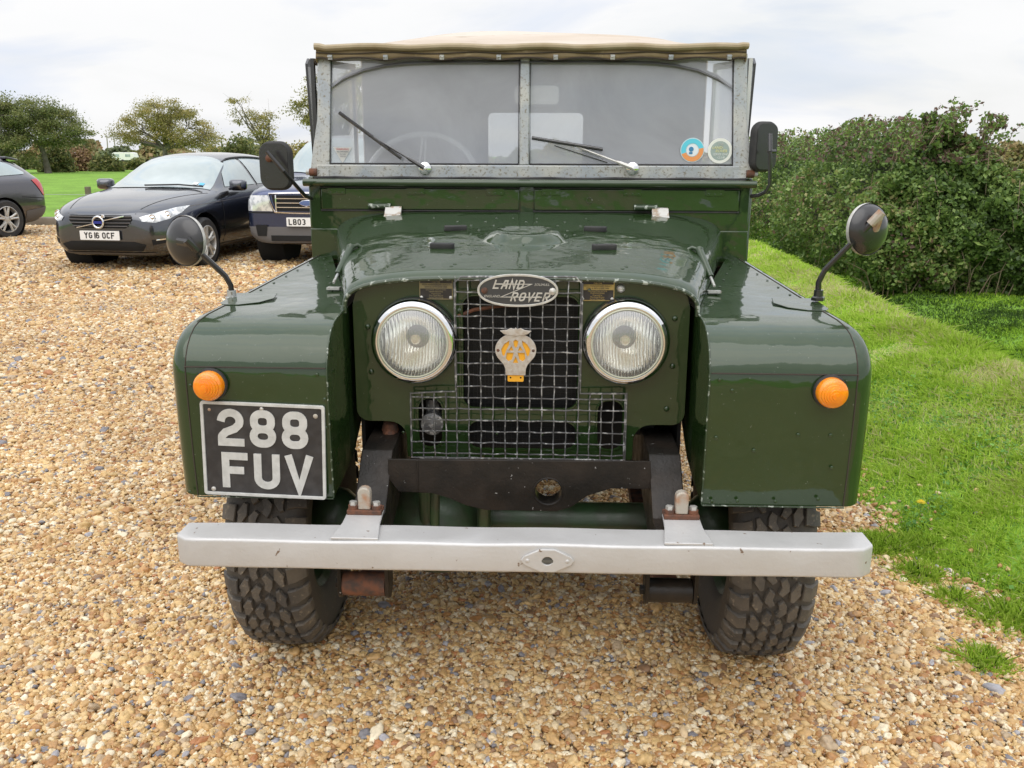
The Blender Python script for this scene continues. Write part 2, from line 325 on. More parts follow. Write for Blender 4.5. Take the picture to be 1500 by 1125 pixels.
# ================================================================== the green off-road car
LR = empty('vintage_off_road_car', 'dark green vintage off-road car with canvas hood and silver bumper in the foreground', 'off-road car')
def ZT(Y): return 1.050+(Y-.38)*.062             # wing top
def XO(Y): return .830-(Y-.16)*.075              # outer side of the wing
def XI(Y): return .445+max(0, Y-.40)*.29         # inner edge of the wing top
def wing(s):
    w = MB()
    prof = [(.168, .618), (.163, .70), (.160, .80), (.159, .90), (.160, .945)]
    crv = [(.160, .945), (.168, .968), (.180, .990), (.198, 1.010), (.222, 1.027), (.255, 1.039), (.30, 1.046), (.36, 1.0495)]
    back = [(y, ZT(y)) for y in (.40, .5, .6, .7, .8, .9, 1.0, 1.1, 1.18)]
    full = prof+crv[1:]+back
    # main skin: seam line at XO-.045 to inner edge
    rows = []
    for y, z in full:
        xa = XO(y)-.045; xb = XI(y) if y > .4 else .447
        rows.append([(s*(xa+(xb-xa)*i/10), y, z-(.004*math.sin(PI*i/10) if y > .4 else 0)) for i in range(11)])
    w.grid(rows)
    # rounded outer corner
    rad = .045; rows = []; edge = []
    nrm = []
    for i in range(len(full)):
        a = Vector(full[max(i-1, 0)]); b = Vector(full[min(i+1, len(full)-1)]); t = (b-a).normalized(); nrm.append(Vector((t.y, -t.x)))
    for (y, z), n_ in zip(full, nrm):
        row = []
        for k in range(8):
            ph = PI/2*k/7
            q = Vector((y, z))+n_*rad*(1-math.cos(ph)); row.append((s*(XO(y)-rad+rad*math.sin(ph)), q.x, q.y))
        rows.append(row); edge.append(row[-1])
    w.grid(rows)
    # outer side panel with wheel arch
    arch = [(.58+.43*math.cos(R(t)), .40+.40*math.sin(R(t))) for t in (25, 40, 60, 80, 100, 120, 132, 143)]
    pl = [(e[1], e[2]) for e in edge]+[(1.18, .56), (1.0, .555)]+arch
    # inner panel
    pin = full[:12]+[(.40, ZT(.40)), (.60, ZT(.5)), (.62, .86), (.56, .74), (.41, .655), (.30, .632)]
    w.add([(s*(.447-.004*(y-.16)), y, z) for y, z in pin], [tuple(range(len(pin)))])
    for px, pz in ((.47, .93), (.50, .905), (.56, .76), (.66, .80), (.47, .63), (.53, .632), (.62, .632), (.72, .64), (.735, .80), (.745, .72), (.76, .93), (.70, .93), (.47, .79)) if s > 0 else ((.47, .93), (.455, .87), (.455, .8), (.47, .7), (.8, .63), (.775, .9)):
        w.dome((s*px, .158, pz), .0045, .002)
    for y in (.5, .6, .7, .8, .9, 1.0, 1.1):
        w.dome((s*(XO(y)-.062), y, ZT(y)), .004, .002, (0, 0, 1)); w.dome((s*(XI(y)+.03), y, ZT(y)), .004, .002, (0, 0, 1))
    o = w.build('front_wing', 'green', LR, smooth=28)
    sd = MB(); sd.add([(s*(XO(y)), y, z) for y, z in pl], [tuple(range(len(pl)))]); sd.build('wing_side', 'green', o, smooth=0)
    # seams and chipped edges
    e = MB()
    e.tube([(s*.447, y-.001, z) for y, z in full[:13]], .0022, 6)
    e.tube([(s*(.447+(XO(.16)-.045-.447)*i/6), .164, .6165) for i in range(7)], .002, 6)
    e.build('chipped_edge', 'green_edge', o)
    g = MB()
    sx = XO(.16)-.045
    g.tube([(s*(.45+(sx-.45)*i/8), .1575, .9455) for i in range(9)], .0016, 6)
    g.tube([(s*(XO(y)-.0455), y-.001 if z < .95 else y, z+(0 if z < .95 else .0004)) for y, z in full], .0014, 6)
    g.build('seam', 'stitch', o)
    # octagonal mirror base plate
    bp = MB(); cx = s*.762; cy = .455
    pts = [(cx+s*dx, cy+dy) for dx, dy in ((-.10, .03), (-.075, -.02), (-.03, -.05), (.014, -.05), (.026, -.03), (.022, .09), (-.09, .09))]
    bp.prism(pts, lambda u, v, d: (u, v, ZT(v)+.0005+d), 0, .0022)
    bp.build('mirror_base_plate', 'green', LR, smooth=0, bevel=.0012)
    return o
WL, WR = wing(-1), wing(1)
WR['label'] = 'right-hand green wing with dents and visible rivets'
# wing stays at the bulkhead (small stepped closing panels)
for s in (-1, 1):
    b = MB(); b.box(min(s*.60, s*.735), max(s*.60, s*.735), 1.165, 1.18, 1.085, 1.19); b.build('wing_closing_panel', 'green', LR, bevel=.003)

# --- radiator panel
def xz(x, y, Y): p = P(x, y, Y); return (p.x, p.z)
top = [(-.432, 1.055), (-.425, 1.085), (-.405, 1.105), (-.37, 1.122), (-.30, 1.138), (-.15, 1.148), (0, 1.152), (.15, 1.148), (.30, 1.138), (.37, 1.122), (.405, 1.105), (.425, 1.085), (.432, 1.055)]
rightside = [(.432, .80)]+arc(.40, .778, .032, .032, 0, -90, 5)+[(.37, .746)]+arc(.345, .70, .045, .045, 90, 180, 6)+[(.300, .66)]+[(.298, .648)]
outline = top+rightside+[(-x, z) for x, z in reversed(rightside)]
holes = [rr(-.150, .785, .153, 1.085, .03), rr(-.140, .672, .153, .752, .034), rr(-.270, .674, -.203, .812, .030), rr(.203, .674, .274, .812, .030)]
for s in (-1, 1): holes.append(arc(s*.271, .968, .092, .092, 0, 350, 35))
pan = MB(); shapeXZ(pan, [outline]+holes, .402, .0015, .001)
pr_ = pan     # pressed lips round the openings and rivets
for h in holes[:4]: pr_.tube([(x, .3985, z) for x, z in h], .0035, 6, closed=True)
for x, z in ((-.155, 1.045), (.395, 1.03), (.395, .905), (.385, .79), (-.395, 1.0), (-.39, .88), (-.10, .655), (.12, .655), (.175, 1.10)): pr_.dome((x, .398, z), .0075, .004)
for x in (-.31, -.16, -.06, .06, .16, .30): pr_.dome((x, .398, .715), .004, .002)
pan = pan.build('radiator_panel', 'green', LR, smooth=40)
for x in (-.165, .165): tb = MB(); tb.box(x-.02, x+.02, .36, .40, .644, .652); tb.build('mesh_clip', 'green', pan, bevel=.002)

# --- engine bay behind it
core = MB()
core.box(-.175, .175, .455, .50, .64, 1.10); 
for i in range(34): core.box(-.168+i*.0102, -.168+i*.0102+.0022, .451, .456, .645, 1.095)
for i in range(40): core.box(-.17, .17, .4500, .4515, .65+i*.0111, .6512+i*.0111)
core.build('radiator_core', 'core', LR, smooth=0)
eb = MB()
eb.box(-.37, .37, .52, 1.14, .68, 1.09); eb.box(-.43, -.19, .44, .46, .84, 1.07); eb.box(.19, .43, .44, .46, .84, 1.07)
eb.box(-.19, .19, .44, .46, 1.085, 1.12); eb.box(-.31, -.18, .515, .525, .575, .85); eb.box(.18, .31, .515, .525, .575, .85); eb.box(-.18, .18, .515, .6, .62, .70)
eb.build('engine_bay', 'dark', LR)  # plain black boxes and boards added to block light behind the openings
for s in (-1, 1): k = MB(); k.box(min(s*.425, s*.435), max(s*.425, s*.435), .46, 1.16, .62, 1.04); k.build('inner_valance', 'dark', LR)
ho = MB()
ho.lathe([(0, 0), (.02, .0), (.024, .02), (.024, .05), (.03, .055), (.03, .075), (0, .08)], (-.232, .47, .74), (0, -1, 0), 20)
ho.tube([(-.235, .45, .70), (-.235, .44, .80)], .02, 12)
ho.build('horn', 'wire', LR)
ru = MB(); ru.tube([(-.352, .44, .71), (-.35, .43, .735)], [.024, .018], 12); ru.dome((-.352, .43, .70), .02, .02); ru.tube([(-.36, .5, .73), (-.34, .42, .745)], .008, 8)
ru.build('steering_joint', 'rust', LR)
# a bit of cable seen behind the grille
cb = MB(); cb.tube([(-.16, .40, 1.03), (-.12, .41, 1.045), (-.05, .42, 1.055), (.02, .43, 1.055)], .005, 8); cb.build('cable', 'rust', LR)

# --- wire mesh grille
def wob(a): return .0007*math.sin(a*61.7)+.0005*math.sin(a*143.)
wm = MB(); r_ = .0019; yg = .368
vx = [-.163+.0316*i for i in range(11)]
def vwire(x, z0, z1, ph):
    n = int((z1-z0)/.0156)+1
    wm.tube([(x+wob(z0+i*.0156+x), yg+.002*math.cos(PI*i*.5+ph), z0+(z1-z0)*i/n) for i in range(n+1)], r_, 6)
def hwire(z, x0, x1, ph):
    n = int((x1-x0)/.0156)+1
    wm.tube([(x0+(x1-x0)*i/n, yg-.002*math.cos(PI*i*.5+ph), z+wob(x0+i*.0156+z)) for i in range(n+1)], r_, 6)
for i, x in enumerate(vx): vwire(x, .655, 1.137, i*PI)
for k in range(1, 5): vwire(vx[0]-.0305*k+.002, .655, .833, k*PI); vwire(vx[-1]+.0305*k-.001, .655, .836, k*PI)
zz = .6565; k = 0
while zz < 1.14:
    low = zz < .845
    hwire(zz, (-.284 if low else -.165), (.277 if low else .157), k*PI); zz += .0306 if k else .012; k += 1
# frame wires
fr = [(-.165, 1.120), (-.165, .838), (-.283, .832), (-.284, .655), (.278, .657), (.277, .838), (.157, .838), (.157, 1.120), (.14, 1.137), (-.148, 1.137)]
pts = []
for i in range(len(fr)):
    a, b = Vector(fr[i]), Vector(fr[(i+1) % len(fr)]); n = max(1, int((b-a).length/.03))
    for j in range(n): q = a+(b-a)*j/n; pts.append((q.x, yg-.001, q.y+wob(q.x*3+q.y)))
wm.tube(pts, .0024, 6, closed=True)
GR = wm.build('wire_mesh_grille', 'wire', LR)

# --- maker's oval badge
bd = MB(); el = lambda a, b_, n=48: [(-.005+a*math.copysign(abs(math.cos(2*PI*i/n))**.88, math.cos(2*PI*i/n)), 1.1045+b_*math.copysign(abs(math.sin(2*PI*i/n))**.92, math.sin(2*PI*i/n))) for i in range(n)]
shapeXZ(bd, [el(.0975, .0375)], .357, .002, .001)
bd = bd.build('oval_badge', 'badgeblack', LR, smooth=40)
bl = MB(); shapeXZ(bl, [el(.1005, .0405), el(.0965, .0365)], .3555, .0025, .0008)
word(bl, 'LAND', -.0690, 1.1085, .0225, .0165, .0035, .17, .354, -.0012, .001, shear=.36)
word(bl, 'ROVER', -.0250, 1.0775, .0225, .0165, .0035, .17, .354, -.0012, .001, shear=.36)
for pts_ in ([(-.062, 1.1205), (.029, 1.1205), (-.047, 1.0880), (.055, 1.0880)],):
    strokes(bl, pts_, False, .0032, lambda u, v, d: (u, .354+d, v), -.0010, .001)
textXZ(bl, 'SOLIHULL', .055, .3535, 1.1195, .0085, .0004, .3)
textXZ(bl, 'ENGLAND', -.070, .3535, 1.0895, .0085, .0004, .3)
bl.build('badge_lettering', 'alu', bd, smooth=40)
sw = MB(); sw.dome((-.088, .353, 1.104), .0085, .004); sw.build('rusty_screw', 'rust', bd)
sw = MB(); sw.dome((.082, .353, 1.103), .0095, .005); sw.build('screw', 'alu', bd)

# --- motoring club badge (open letter shapes over yellow enamel)
ax, az = -.009, .952; cl = MB()
outer = arc(ax, az+.003, .0515, .042, 208, -28, 30)+[(ax+.030, az-.035), (ax+.0255, az-.046), (ax+.0245, az-.062), (ax-.0245, az-.062), (ax-.0255, az-.046), (ax-.030, az-.035)]
def off(l): return [(ax+x, az+z) for x, z in l]
hl = [off([(-.017, .026), (-.029, .017), (-.036, .004), (-.033, -.010), (-.028, -.012), (-.024, .002), (-.018, .014)]), off([(.017, .026), (.029, .017), (.036, .004), (.033, -.010), (.028, -.012), (.024, .002), (.018, .014)]),
      off([(-.006, .025), (0, .029), (.006, .025), (.004, .013), (0, .008), (-.004, .013)]), off([(-.011, .013), (-.0055, .001), (-.018, .001)]), off([(.011, .013), (.018, .001), (.0055, .001)]),
      off([(-.022, -.005), (-.006, -.005), (-.010, -.022), (-.018, -.026), (-.024, -.020)]), off([(.022, -.005), (.006, -.005), (.010, -.022), (.018, -.026), (.024, -.020)]), off([(0, -.014), (.007, -.031), (-.007, -.031)])]
hl2 = []
for h in hl:
    mx_, mz_ = sum(p[0] for p in h)/len(h), sum(p[1] for p in h)/len(h); hl2.append([(mx_+(x-mx_)*1.17, mz_+(z-mz_)*1.12) for x, z in h])
shapeXZ(cl, [outer]+hl2, .345, .0013, .0006)
wings = off([(0, .060), (.004, .056), (.012, .059), (.022, .054), (.038, .052), (.030, .045), (.018, .042), (.008, .042), (0, .040), (-.008, .042), (-.018, .042), (-.030, .045), (-.038, .052), (-.022, .054), (-.012, .059), (-.004, .056)])
shapeXZ(cl, [wings], .342, .0013, .0008)
for i in range(5):
    for s in (-1, 1): cl.tube([(ax+s*.006*(i+.6), .3405, az+.044), (ax+s*(.009+.0065*i), .3405, az+.054-.001*i)], .0007, 5)
CB = cl.build('club_badge', 'badgemetal', LR, smooth=40)
ye = MB(); shapeXZ(ye, [arc(ax, az-.001, .043, .038, 0, 350, 30)], .3475, .0008); shapeXZ(ye, [rr(ax-.020, az-.080, ax+.020, az-.058, .003)]+[arc(ax+s*.013, az-.0705, .003, .003, 0, 330, 10) for s in (-1, 1)], .348, .001, .0006)
ye.build('yellow_enamel', 'yellow', CB, smooth=40)
for s in (-1, 1): rs = MB(); rs.dome((ax+s*.0445, .3437, az+.0015), .0042, .002); rs.build('rusty_screw', 'rust', CB)

# --- rally plaques
def plaque(cx, cz, edge, lines, bright):
    pw, ph = .0425, .029; pq = MB(); shapeXZ(pq, [rr(cx-pw, cz-ph, cx+pw, cz+ph, .003)], .3965, .0008, .0004)
    pq = pq.build('rally_plaque', edge, LR, smooth=40)
    k = MB()
    c_ = .007
    shapeXZ(k, [[(cx-pw+.002+c_, cz+ph-.002), (cx+pw-.002-c_, cz+ph-.002), (cx+pw-.002, cz+ph-.002-c_), (cx+pw-.002, cz+.0125), (cx-pw+.002, cz+.0125), (cx-pw+.002, cz+ph-.002-c_)]], .3948, .0003)
    shapeXZ(k, [[(cx-pw+.002, cz-.0015), (cx+pw-.002, cz-.0015), (cx+pw-.002, cz-ph+.002+c_), (cx+pw-.002-c_, cz-ph+.002), (cx-pw+.002+c_, cz-ph+.002), (cx-pw+.002, cz-ph+.002+c_)]], .3948, .0003)
    k.build('plaque_field', 'plaqueblack', pq)
    t = MB(); td = MB()
    for s_, z, sz in lines:
        textXZ(td if sz < 0 else t, s_, cx, .3940, cz+z, abs(sz), .0002)
    t.build('plaque_lettering', edge, pq); td.build('dark_lettering', 'plaqueblack', pq)
    for sx in (-1, 1):
        for sz in (-1, 1): sc_ = MB(); sc_.dome((cx+sx*(pw-.005), .395, cz+sz*(ph-.005)), .0045, .0025); sc_.build('plaque_screw', 'alu', pq)
    return pq
L1 = [('LAND ROVER SERIES ONE', .0215, .0058), ('1948-1988', .0155, .005), ('40TH ANNIVERSARY RALLY', .0087, -.0058), ('25TH & 26TH JUNE 1988', .0027, -.0054), ('EASTNOR CASTLE PARK', -.0045, .0048), ('HEREFORDSHIRE', -.0095, .0048), ('Organised by', -.0145, .0046), ('The Land Rover', -.0195, .0056), ('Series One Club', -.0248, .0056)]
L2 = [('LAND ROVER SERIES ONE', .0215, .0058), ('1948-1998', .0155, .005), ('50TH ANNIVERSARY RALLY', .0087, -.0058), ('27TH & 28TH JUNE 1998', .0027, -.0054), ('PACKINGTON ESTATE', -.0045, .0048), ('WARWICKSHIRE', -.0095, .0048), ('Organised by', -.0145, .0046), ('The Land Rover', -.0195, .0056), ('Series One Club', -.0248, .0056)]
plaque(-.215, 1.103, 'dullbrass', L1, 0)['label'] = 'left rally plaque, duller and weathered'
plaque(.196, 1.103, 'brass', L2, 1)['label'] = 'right rally plaque, brighter brass'
kn = MB(); kn.dome((.255, .397, 1.106), .011, .009, n=16); kn.build('panel_knob', 'alu', LR)

# --- headlamps
def headlamp(x, z):
    h = MB(); y = .395
    h.lathe([(.106, .0), (.107, .012), (.101, .024), (.096, .027)], (x, y, z), (0, -1, 0), 56)
    o = h.build('headlamp', 'black', LR)
    rim = MB(); rim.lathe([(.1045, .010), (.1055, .022), (.1035, .034), (.098, .043), (.091, .048), (.0865, .047), (.0855, .040), (.0870, .030)], (x, y, z), (0, -1, 0), 64)
    rim.build('chrome_rim', 'chrome', o, smooth=60)
    r2 = MB(); r2.lathe([(.0862, .036), (.0858, .046), (.0835, .0485), (.0815, .046)], (x, y, z), (0, -1, 0), 56); r2.build('lamp_gasket', mat('aged_gasket', (.55, .56, .44), .4), o)
    bw = MB(); bw.lathe([(.010, -.050), (.028, -.046), (.05, -.030), (.07, -.002), (.083, .030), (.0845, .042)], (x, y, z), (0, -1, 0), 56); bw.build('reflector_bowl', 'reflector', o, smooth=80)
    bu = MB(); bu.lathe([(0, .006), (.009, .005), (.012, -.002), (.012, -.012), (.008, -.03)], (x, y, z), (0, -1, 0), 24); bu.build('bulb_shield', mat('bulb_shield', (.62, .55, .42), .25, metal=.9), o)
    gl = MB(); gl.lathe([(.083, .044), (.078, .050), (.062, .0575), (.040, .0625), (.02, .0645), (0, .065)], (x, y, z), (0, -1, 0), 56); gl.build('headlamp_lens', 'lens', o, smooth=80)
    for q_ in [o]+list(o.children):
        for v in q_.data.vertices: v.co.x = x+(v.co.x-x)*1.055; v.co.z = z+(v.co.z-z)*1.055
    return o
headlamp(-.271, .968); headlamp(.271, .972)

# --- indicators
def indicator(x, z, tz=0):
    b_ = MB(); b_.lathe([(.038, 0), (.0395, .004), (.0385, .011), (.034, .013)], (x, .157, z), (0, -1, 0), 40); o = b_.build('indicator_lamp', 'rubber', LR)
    l = MB(); l.lathe([(.0352, .010), (.0350, .026), (.0325, .034), (.0290, .036), (.0285, .040), (.0245, .0415), (.0240, .0455), (.0200, .0465), (.0195, .0500), (.0150, .0508), (.0145, .0540), (.0095, .0545), (.0088, .0575), (0, .0585)], (x, .157, z), (0, -1, 0), 48)
    l.build('amber_lens', 'orange', o, smooth=50)
    s_ = MB(); s_.lathe([(.0035, 0), (.0035, .004), (0, .004)], (x-.022, .131, z+.003), (0, -1, 0), 10); s_.build('lens_screw', 'rust', o); s_ = MB(); s_.lathe([(.003, 0), (.003, .004), (0, .004)], (x+.026, .134, z-.004), (0, -1, 0), 10); s_.build('lens_screw', 'rust', o)
indicator(-.722, .905); indicator(.722, .908)

# --- number plate
pc = Vector((-.6075, .1545, .7415))
npm = Matrix.Translation(pc)@Matrix.Rotation(R(1.8), 4, 'Y')
def plate_part(mb, name, mt, parent, **k):
    mb.v = [tuple(npm@Vector(v)) for v in mb.v]; return mb.build(name, mt, parent, **k)
pw, ph = .1485, .1175
q = MB(); q.mesh(curve2d([rr(-pw, -ph, pw, ph, .006)], .0012), MXZ); PLT = plate_part(q, 'number_plate', 'plateblack', LR)
q = MB(); q.mesh(curve2d([rr(-pw, -ph, pw, ph, .007), rr(-pw+.0055, -ph+.0055, pw-.0055, ph-.0055, .004)], .003, .001), Matrix.Translation((0, -.001, 0))@MXZ); plate_part(q, 'plate_border', 'whiteletter', PLT)
q = MB()
word(q, '288', -.110, .0085, .0925, .064, .0135, .205, 0, -.0035, -.001)
word(q, 'FUV', -.104, -.098, .0895, .064, .0145, .205, 0, -.0035, -.001)
plate_part(q, 'plate_lettering', 'whiteletter', PLT, bevel=.0006, seg=1)
for x_, z_, r_s, mt_ in ((.127, .092, .006, 'galv_rust'), (-.128, .097, .004, 'galv_rust'), (-.127, -.104, .006, 'alu'), (-.002, .104, .005, 'alu')): q = MB(); q.dome((x_, -.0015, z_), r_s, r_s*.5); plate_part(q, 'plate_screw', mt_, PLT)

# --- bonnet
def bon(Y, a):
    """point of the bonnet at length Y, a in [-1,1] round the section"""
    t = (Y-.372)/(1.165-.372); w_ = .447+t*.205; z0 = ZT(Y)+.004-.02*(1-t)*0; zt = 1.1455+.1035*t**.9; h = zt-z0
    n_ = 3.6+1.6*t; ang = PI/2*(1-abs(a))
    c, s_ = math.cos(ang), math.sin(ang)
    k = (c**n_+s_**n_)**(-1/n_)
    x = w_*c*k; z = z0+h*s_*k
    x *= (1 if a >= 0 else -1)
    # crown along the width
    z -= .012*(x/w_)**2*(1-t*.3)*0
    # starting-hump
    u = (x-.003)/.118; v = (Y-.745)/.088; d = max(abs(u)**2.2+abs(v)**2.2, 0)
    q_ = max(0., min(1., (1.0-d)*2.4)); z += .024*q_*q_*(3-2*q_)
    if d < .45: z -= .004*min(1, (.45-d)*6)
    # roll down at the front lip
    if Y < .40: z -= .010*((.40-Y)/.028)**2
    return (x, Y, z)
ys = [.372, .376, .382, .39, .40]+[.40+.765*i/70 for i in range(1, 71)]
NA = 120
rows = [[bon(y, math.copysign(abs(-1+2*j/NA)**.8, -1+2*j/NA)) for j in range(NA+1)] for y in ys]
bo = MB(); bo.grid(rows)
def onbon(x, Y):
    best = min((bon(Y, math.copysign(abs(-1+2*j/400)**.8, -1+2*j/400)) for j in range(401)), key=lambda p: abs(p[0]-x)); return Vector(best)
for Y, xs in ((.43, (-.25, -.18, .0, .19, .26, .08, -.08)), (.45, (-.26, -.17, -.005, .08, .18, .27)), (.55, (-.165, -.14, .14, .17)), (.60, (-.13, .135)), (.66, (-.155, .155, -.06, .0, .07)), (.72, (-.13, .14)), (.80, (-.16, .15, -.11, .12)), (.86, (-.14, .13)), (.93, (-.10, .10, .17, -.17)), (.99, (-.13, .12, .03, .0, -.22)), (1.05, (-.30, -.04, .03, .19, .33, -.1)), (1.02, (-.42, .44, -.41))):
    for x in xs: q_ = onbon(x, Y); bo.dome(q_, .0055, .002, (0, -.1, 1))
BON = bo.build('bonnet', 'green', LR, smooth=60, solid=.002)
lip = MB(); lip.tube([Vector(p)+Vector((0, -.001, -.003)) for p in rows[0]], .0058, 8); lip.build('bonnet_lip', 'green_edge', BON)
for x, Y, an in ((-.222, .625, .10), (-.210, .86, -.30), (.213, .86, .22), (.226, .625, -.16)):
    p_ = onbon(x, Y); mtx = Matrix.Translation(p_+Vector((0, 0, .006)))@Matrix.Rotation(-an, 4, 'Z')@Matrix.Rotation(R(5), 4, 'X')
    pd = MB()
    lp = rr(-.033, -.0105, .033, .0105, .006)
    pd.mesh(curve2d([lp, arc(-.021, 0, .004, .004, 0, 330, 10), arc(.021, 0, .004, .004, 0, 330, 10)], .006, .001), mtx)
    pd.build('rubber_pad', 'rubber', BON, smooth=40)
for s, x in ((-1, -.447), (1, .438)):
    k = MB(); z = 1.236
    k.prism([(1.155, z+.03), (1.145, z+.028), (1.125, z+.008), (1.09, z-.008), (1.09, z-.013), (1.13, z-.002), (1.155, z+.02)], lambda u, v, d: (x+d, u, v), -.027, .027)
    k.build('bonnet_hinge', 'whitepaint', BON, smooth=0, bevel=.001)
    k = MB(); k.tube([(x-.085, 1.152, z+.030), (x-.01, 1.152, z+.030)], .009, 12); k.build('hinge_barrel', 'green_edge', BON)
for s in (-1, 1):       # side catches
    k = MB(); A = Vector((s*.500, .71, 1.172)); B = Vector((s*.528, .60, 1.085))
    k.tube([B+(A-B)*.25, A], [.0095, .0105], 12); k.tube([A-Vector((s*0, 0, 0)), A+Vector((-s*.018, .012, .006)), A+Vector((-s*.045, .02, -.012))], .006, 10); k.dome(A, .012, .012, (0, 0, 1), 12)
    k.build('bonnet_catch', 'green', LR)
    k = MB(); k.tube([B, B+(A-B)*.3], .004, 8); k.box(B.x-.018, B.x+.018, B.y-.012, B.y+.012, B.z-.018, B.z-.012)
    k.build('catch_bracket', 'galv', LR); k = MB(); k.tube([A+Vector((-s*.03, .02, -.012)), A+Vector((-s*.055, .03, -.002))], .006, 8); k.build('catch_hook', 'galv', LR)

# --- bulkhead and vents
bk = MB(); bk.box(-.737, .737, 1.172, 1.20, 1.07, 1.335)
for s in (-1, 1): bk.box(min(s*.70, s*.737), max(s*.70, s*.737), 1.20, 1.26, .56, 1.335)
BK = bk.build('bulkhead', 'green', LR, bevel=.006)
bk = MB(); bk.tube([(-.750+1.5*i/10, 1.158, 1.342) for i in range(11)], .0125, 10); bk.box(-.745, .745, 1.16, 1.26, 1.3355, 1.3535); bk.build('scuttle_rail', 'green', BK, smooth=40, bevel=.002)
for x0, x1 in ((-.694, -.028), (.022, .699)):
    v = MB(); v.box(x0, x1, 1.1665, 1.1735, 1.254, 1.3235); V_ = v.build('vent_flap', 'green', BK, bevel=.003)
    v = MB(); fr_ = [(x0-.003, 1.251), (x1+.003, 1.251), (x1+.003, 1.3265), (x0-.003, 1.3265)]
    v.tube([(a, 1.1705, b) for a, b in fr_], .0032, 6, closed=True); v.build('flap_seal', 'rubber', V_)
    for t in (.08, .48, .88):
        v = MB(); xx = x0+(x1-x0)*t; v.box(xx-.03, xx+.03, 1.1635, 1.1668, 1.3035, 1.3245)
        for d in (-.02, 0, .02): v.dome((xx+d, 1.1640, 1.310), .0025, .0015)
        v.build('flap_hinge', 'green', V_, bevel=.0007)
rg = MB(); rg.lathe([(.010, 0), (.010, .003), (.0085, .003), (.0085, 0)], (.205, 1.166, 1.288), (0, -1, 0), 20); rg.build('flap_ring', 'green_edge', BK)

# --- windscreen
wy = 1.235
fm = MB()
fm.box(-.722, .730, wy, wy+.03, 1.356, 1.400)
for s, c in ((-1, -.722), (1, .730)):
    # side posts lean in slightly; flared gusset at the foot
    pz = [(c, 1.356), (c-s*.045, 1.356), (c-s*.045, 1.40), (c-s*.058, 1.76), (c-s*.012, 1.76), (c-s*.006, 1.55), (c+s*.010, 1.46), (c+s*.022, 1.38), (c+s*.022, 1.362)]
    fm.prism(pz, lambda u, v, d: (u, wy+(v-1.356)*.10+d, v), -.003, .027)
fm.prism([(-.032, 1.40), (.003, 1.40), (.001, 1.76), (-.030, 1.76)], lambda u, v, d: (u, wy+(v-1.356)*.10+d, v), -.002, .022)
fm.prism([(-.70, 1.742), (.71, 1.742), (.71, 1.772), (-.70, 1.772)], lambda u, v, d: (u, wy+(v-1.356)*.10+d, v), -.001, .02)
FM = fm.build('windscreen_frame', 'galv', LR, smooth=30, bevel=.004, seg=2)
gk = MB()
for x0, x1 in ((-.675, -.034), (.005, .683)):
    gk.tube([(x, wy+(z-1.356)*.10+.0, z) for x, z in ((x0, 1.403), (x1, 1.403), (x1-(.012 if x1 > .3 else 0), 1.75), (x0+(.012 if x0 < -.3 else 0), 1.75))], .003, 6, closed=True)
gk.tube([(-.73+1.46*i/20, wy-.006, 1.356+.002*math.sin(i*1.9)) for i in range(21)], .0045, 8)
gk.build('screen_rubber', 'rubber', FM)
for nm, x0, x1 in (('l', -.675, -.032), ('r', .003, .684)):
    gp = MB(); f_ = lambda u, v: (u, wy+(v-1.356)*.10+.008, v)
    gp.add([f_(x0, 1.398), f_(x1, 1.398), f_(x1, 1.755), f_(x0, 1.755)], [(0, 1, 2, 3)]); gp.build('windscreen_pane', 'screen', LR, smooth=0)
for s, c in ((-1, -.742), (1, .752)):
    k = MB(); k.tube([(c-s*.022, wy+.0, 1.374), (c+s*.004, wy+.0, 1.374)], .013, 14); k.build('screen_pivot', 'rust', LR)
    k = MB(); k.tube([(c+s*.002, wy, 1.374), (c+s*.016, wy, 1.374)], .009, 12); k.build('pivot_bolt', 'galv', LR)
# stickers
def disc(x, z, r_, y): return arc(x, z, r_, r_, 0, 352, 44)
SY = lambda z: wy+(z-1.356)*.10
st = MB(); shapeXZ(st, [disc(.549, 1.451, .040, 0)], SY(1.451)+.003, .0004)
st = st.build('round_sticker', mat('sticker_pale', (.55, .68, .72), .3), LR)
k = MB(); shapeXZ(k, [arc(.549, 1.451, .037, .037, 12, 200, 24)+arc(.549, 1.451, .022, .022, 200, 12, 24)], SY(1.451)+.0018, .0003); k.build('blue_ring', mat('sticker_blue', (.12, .60, .75), .3), st)
k = MB(); shapeXZ(k, [arc(.549, 1.451, .037, .037, 200, 372, 24)+arc(.549, 1.451, .022, .022, 372, 200, 24)], SY(1.451)+.0018, .0003); k.build('orange_ring', mat('sticker_orange', (.80, .32, .11), .3), st)
k = MB(); shapeXZ(k, [disc(.549, 1.451, .020, 0)], SY(1.451)+.0018, .0003); k.build('white_centre', mat('sticker_white', (.75, .80, .85), .3), st)
k = MB(); shapeXZ(k, [disc(.545, 1.454, .008, 0)], SY(1.451)+.0008, .0002); shapeXZ(k, [rr(.538, 1.438, .550, 1.445, .003)], SY(1.451)+.0008, .0002); k.build('blue_emblem', mat('sticker_dark_blue', (.05, .22, .42), .3), st)
s2 = MB(); shapeXZ(s2, [disc(.641, 1.449, .041, 0), disc(.641, 1.449, .0315, 0)], SY(1.451)+.0028, .0004); s2 = s2.build('club_sticker', mat('sticker_cream', (.78, .79, .74), .35), LR)
k = MB(); shapeXZ(k, [disc(.641, 1.449, .0312, 0)], SY(1.451)+.0028, .0003); k.build('sticker_field', mat('sticker_sage', (.33, .40, .38), .4), s2)
